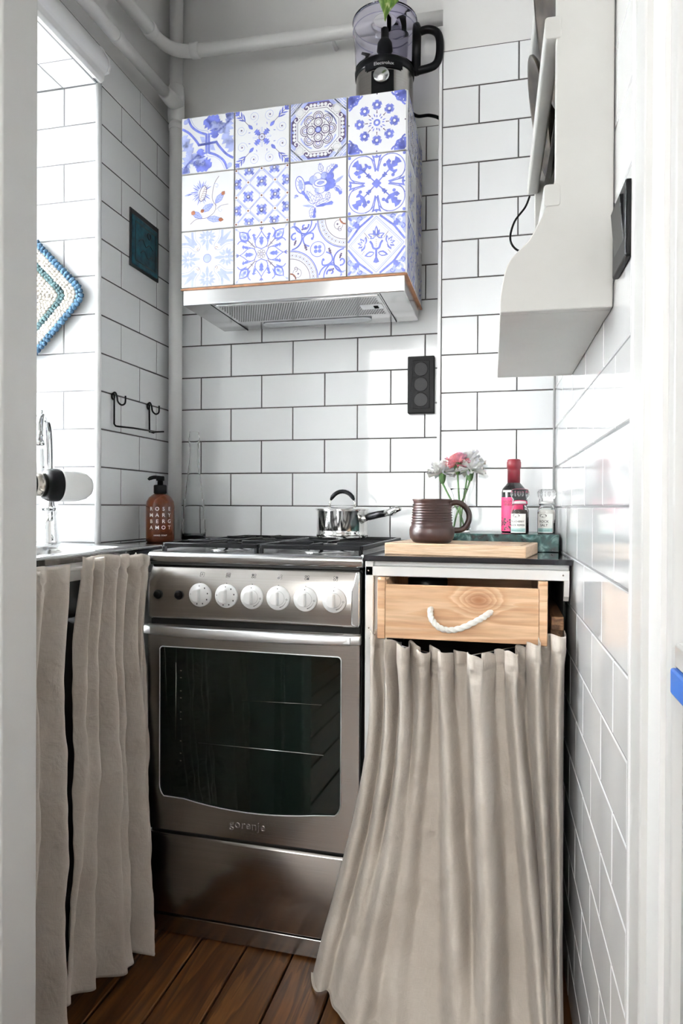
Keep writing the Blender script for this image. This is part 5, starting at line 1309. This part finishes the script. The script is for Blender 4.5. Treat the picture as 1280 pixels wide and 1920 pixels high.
bl_ = thing('roller_blind', (XL, 1.2, 2.09), 'white roller blind cassette mounted over the window niche', 'blind')
pf = [(.0, -.002), (.0, .062), (.018, .062), (.050, .036), (.068, .004), (.071, -.012), (.066, -.024), (.060, -.030), (.058, -.046), (.050, -.052), (.046, -.050), (.044, -.030), (.012, -.004)]
MB().prism(pf, -.36, .358, 'Y').build('cassette', 'gloss_paint', bl_, bevel=.002)
MB().prism([(.004, -.002), (.002, .064), (.020, .064), (.052, .038), (.070, .006), (.073, -.012), (.068, -.026), (.050, -.03), (.014, -.006)], .358, .366, 'Y').build('end_cap', 'trim_white', bl_, bevel=.0015)
MB().box(.030, .040, -.35, .352, -.040, -.008).build('bottom_bar', 'trim_white', bl_, bevel=.002)

st_ = thing('triple_socket', (-.238, YB, 1.338), 'black triple wall socket on the tiles beside the column', 'socket')
MB().prism(rrect(-.0405, .0365, -.0820, .0820, .003), -.024, 0, 'Y').build('housing', 'socket_black', st_, bevel=.0025)
fp = MB().prism(rrect(-.027, .023, -.0690, .0690, .003), -.0255, -.0235, 'Y').build('face_plate', 'socket_black', st_, bevel=.0008)
for z in (.044, 0, -.044):
    ot = MB().lathe([(.0205, -.0262), (.0200, -.0266), (.0190, -.0262), (.0182, -.0245), (.0178, -.0240), (0, -.0240)], 28, (-.002, 0, z), 'Y').build('outlet', 'black_plastic', st_)
    for sx in (-1, 1): MB().lathe([(0, -.0252), (.0024, -.0252), (.0024, -.0238), (0, -.0238)], 10, (-.002+sx*.0095, 0, z), 'Y').build('contact', 'handle_alu', ot)

sw = thing('light_switch', (XR(.885)-.0004, .905, 1.322), 'black rocker light switch on the right wall by door frame', 'switch', -PI/2+.0198)
MB().prism(rrect(-.043, .045, -.045, .045, .003), -.008, 0, 'Y').build('frame', 'socket_black', sw, bevel=.002)
rk = MB(); rk.prism([(-.007, -.033), (-.0125, .033), (-.007, .033), (-.005, .033), (-.005, -.033)], -.030, .032, 'X'); rk.build('rocker', 'black_plastic', sw, bevel=.001)

# ================================================================ FOOD PROCESSOR on top of the hood
fpz = 1.515+.4955
fo = thing('food_processor', (-.322, 1.838, fpz), 'food processor with clear bowl standing on the tiled hood', 'food processor')
fo.scale = (1, 1, .94)
MB().lathe([(0, 0), (.074, 0), (.076, .004), (.0765, .012), (.0755, .120), (.0765, .126), (0, .126)], 48).build('motor_base', 'brushed_steel', fo)
MB().lathe([(.0767, .118), (.0785, .121), (.0795, .136), (.0770, .142), (.060, .152), (.032, .164), (.028, .170), (0, .170)], 48).build('base_rim', 'black_plastic', fo)
face = math.atan2(.325, 1.862)
lb_ = label_patch('badge', .0775, -.052, .050, .104, .124, face-.02, 'matte_black', fo, .0012)
vs2, fs2 = text_mesh('Electrolux', .0125, bold=.0001); wrap('lettering', vs2, fs2, .0775, .116, face-.03, 'handle_alu', lb_, .0018)
pl_ = label_patch('dial_plate', .0765, -.030, .028, .030, .100, face-.06, 'matte_black', fo, .0010)
dq = Vector((math.sin(face-.10), -math.cos(face-.10), 0))
dl = MB().lathe([(.0, 0), (.0205, 0), (.0205, .010), (.0185, .0125), (0, .0130)], 32).build('dial', 'steel_bright', fo, loc=tuple(dq*.077+Vector((0, 0, .080)))); dl.rotation_euler = dq.to_track_quat('Z', 'Y').to_euler()
bp_ = [(.0765, .142), (.0775, .150), (.0800, .200), (.0840, .262), (.0845, .275)]
MB().lathe(bp_+[(r-.0022, z) for r, z in bp_[::-1]], 56, closed=True).build('bowl', 'thin_plastic', fo)
for z in (.2775, .252): MB().lathe([(.0842, z-.0016), (.0856, z), (.0842, z+.0016), (.0826, z)], 48, closed=True).build('bowl_rim', 'tinted_plastic', fo)
sp2 = MB().lathe([(.026, .168), (.023, .180), (.021, .205), (.0195, .222), (.014, .232), (.0105, .236), (.0105, .262), (.008, .266), (0, .267)], 24).build('spindle', 'black_plastic', fo)
for a in (.6, .6+PI): MB().prism([(.018, -.010), (.066, -.004), (.068, .006), (.018, .010)], .178, .1795).build('blade', 'steel_bright', sp2).rotation_euler = (0, 0, a)
MB().tube([(-.010, -.014, .228), (-.020, -.018, .231), (-.018, -.020, .240)], .003, 6).build('blade_clip', 'handle_alu', sp2)
cup = MB().lathe([(.026, .196), (.0265, .198), (.030, .262), (.0285, .262), (.025, .199), (0, .199)], 28).build('measuring_cup', 'thin_plastic', fo, loc=(.030, .032, 0))
MB().lathe([(.0255, .27), (.0265, .27), (.028, .42), (.027, .42)], 28, closed=True).build('feed_tube', 'thin_plastic', fo, loc=(.024, .050, 0))
MB().lathe([(.084, .276), (.086, .277), (.086, .281), (.06, .287), (.03, .289), (.03, .287), (.06, .285), (.084, .279)], 48, closed=True).build('lid', 'thin_plastic', fo)
ha = math.radians(4); hu = Vector((math.cos(ha), math.sin(ha), 0))
hpts = spline([hu*r+Vector((0, 0, z)) for r, z in ((.080, .242), (.112, .250), (.136, .240), (.145, .215), (.143, .170), (.128, .146), (.082, .136))], 6)
hdl = MB().tube(hpts, .0105, 12).build('handle', 'black_plastic', fo)
MB().tube([hu*.083+Vector((0, 0, .130)), hu*.085+Vector((0, 0, .256)), hu*.083+Vector((0, 0, .268))], [.012, .012, .009], 12).build('handle_spine', 'black_plastic', hdl)
MB().tube(spline([(.070, .020, .03), (.085, .04, .03), (.115, .06, .040), (.142, .09, .040), (.143, .135, .02), (.143, .135, -.15), (.143, .135, -.50)], 6), .0048, 8).build('power_cord', 'black_plastic', fo)

# trailing plant: one leaf hangs into view from a hook in the ceiling
lf = thing('trailing_plant', (-.275, 1.66, CEIL), 'variegated green leaf hanging in front of the food processor', 'plant leaf')
mb = MB(); N_ = 14; vs = []; fs = []; tip = Vector((-.014, -.005, -.602)); basep = Vector((.040, .012, -.452)); d = tip-basep; side = Vector((.85, .25, .25)).normalized()
for i in range(N_+1):
    t = i/N_; wd = .047*(math.sin(PI*min(1, t*.80+.12))**.9)*(1-t**4)
    c = basep+d*t+Vector((0, -.010*math.sin(PI*t), 0))
    for q in range(5): b_ = (q/4-.5)*2; vs.append(c+side*wd*b_+Vector((0, .012*abs(b_)*-1, 0)))
for i in range(N_):
    for q in range(4): a = i*5+q; fs.append((a, a+1, a+6, a+5))
mb.add(vs, fs, True); lo = mb.build('leaf', 'pothos', lf, fixn=False); so = lo.modifiers.new('t', 'SOLIDIFY'); so.thickness = .0008
MB().tube([basep+d*t+Vector((0, -.0105*math.sin(PI*t)-.0006, 0)) for t in [k/10 for k in range(10)]], .0009, 6).build('midrib', 'stem_green', lo)
MB().tube(spline([basep+Vector((0, 0, .002)), Vector((.03, .02, -.40)), Vector((.015, .02, -.2)), Vector((0, 0, -.03)), Vector((0, 0, 0))], 6), .0022, 8).build('stem', 'stem_green', lf)

# ================================================================ PLATE RACK on the right wall
rk_ = thing('plate_rack', (XR(1.2), 1.23, 1.253), 'cream painted wooden plate rack with scrolled sides on right wall', 'plate rack', .0198)
def lx(x): return x-XR(1.2)
RTOP = 1.12
prof = [(.0, 0), (lx(-.013), 0), (lx(-.0135), .018), (lx(-.011), .037)]+[(v.x, v.y) for v in spline([(lx(-.011), .037, 0), (lx(-.005), .062, 0), (lx(.006), .079, 0), (lx(.024), .096, 0), (lx(.034), .114, 0), (lx(.045), .135, 0), (lx(.053), .156, 0), (lx(.0585), .178, 0)], 4)][1:]+[(lx(.0585), RTOP), (0, RTOP)]
prof = [(a-.0015, b) for a, b in prof][::-1]
for y0 in (-.245, .230): MB().prism(prof, y0, y0+.015, 'Y').build('side_panel', 'rack_paint', rk_, bevel=.0015)
MB().box(lx(-.013)-.0015, -.0015, -.230, .230, 0, .014).build('bottom_board', 'rack_paint', rk_, bevel=.001)
def rail(x, z, nm='rail'):
    s_ = .0108
    pf = rrect(x-s_, x+s_, z-s_-.004, z+s_+.004, .004, 3)
    return MB().prism(pf, -.2462, .232, 'Y').build(nm, 'rack_paint', rk_, bevel=.001)
for z in (.155, .380, .600, .82): rail(lx(.0530), z)
MB().box(-.0065, -.0015, -.230, .230, .014, RTOP).build('back_board', 'dark_gap', rk_)  # added near-black board, its colour standing in for shade inside the rack
for z in (.120, .344, .58):
    for x in (.070, .090, .110): MB().box(lx(x), lx(x)+.007, -.230, .230, z, z+.007).build('shelf_slat', 'slat_shade', rk_)
for y in (-.12, .0, .12): MB().tube([(lx(.100), y, .128), (lx(.100), y, .346)], .004, 8).build('dowel', 'rack_paint', rk_)
def plate(y, z, R, tilt, lab, x=.075):
    pl = thing('stoneware_plate', (x, y, z), lab, 'plate', group='brown plates in the rack')
    o = MB().lathe([(0, -.002), (R*.55, -.002), (R*.62, .002), (R*.95, .020), (R, .024), (R, .028), (R*.94, .0265), (R*.6, .007), (0, .003)], 56).build('dish', 'plate_brown', pl)
    MB().lathe([(R*.42, -.002), (R*.44, -.007), (R*.48, -.007), (R*.50, -.002)], 40, closed=True).build('foot_ring', 'plate_brown', pl)
    pl.rotation_euler = (0, -PI/2-tilt, 0); return pl
plate(1.115, 1.722, .110, .20, 'brown marbled plate nearest the door in the plate rack', .084)
plate(1.345, 1.712, .104, .20, 'brown marbled plate at the far end of the plate rack', .082)
cord = MB().tube(spline([(.042, 1.449, 1.610), (.033, 1.44, 1.585), (.013, 1.43, 1.555), (.0045, 1.42, 1.520), (.012, 1.42, 1.500), (.030, 1.43, 1.493), (.056, 1.44, 1.500)], 6), .0021, 8).build('black_cord', 'wire_black')
tag(cord, 'thin black cord looping below the plate rack rail', 'cord')

# table with a blue edge standing in the room, right of the door frame
tb = thing('side_table', (.40, .40, 0), 'white table top with blue edge just right of the door frame', 'table')
MB().box(-.248, .30, -.20, .295, .838, .862).build('table_top', 'ceramic_white', tb, bevel=.003)
MB().box(-.251, .303, -.203, .298, .814, .838).build('edge_band', 'blue_plastic', tb, bevel=.002)
for x in (-.21, .27):
    for y in (-.17, .26): MB().box(x-.018, x+.018, y-.018, y+.018, 0, .814).build('leg', 'cabinet_white', tb, bevel=.002)
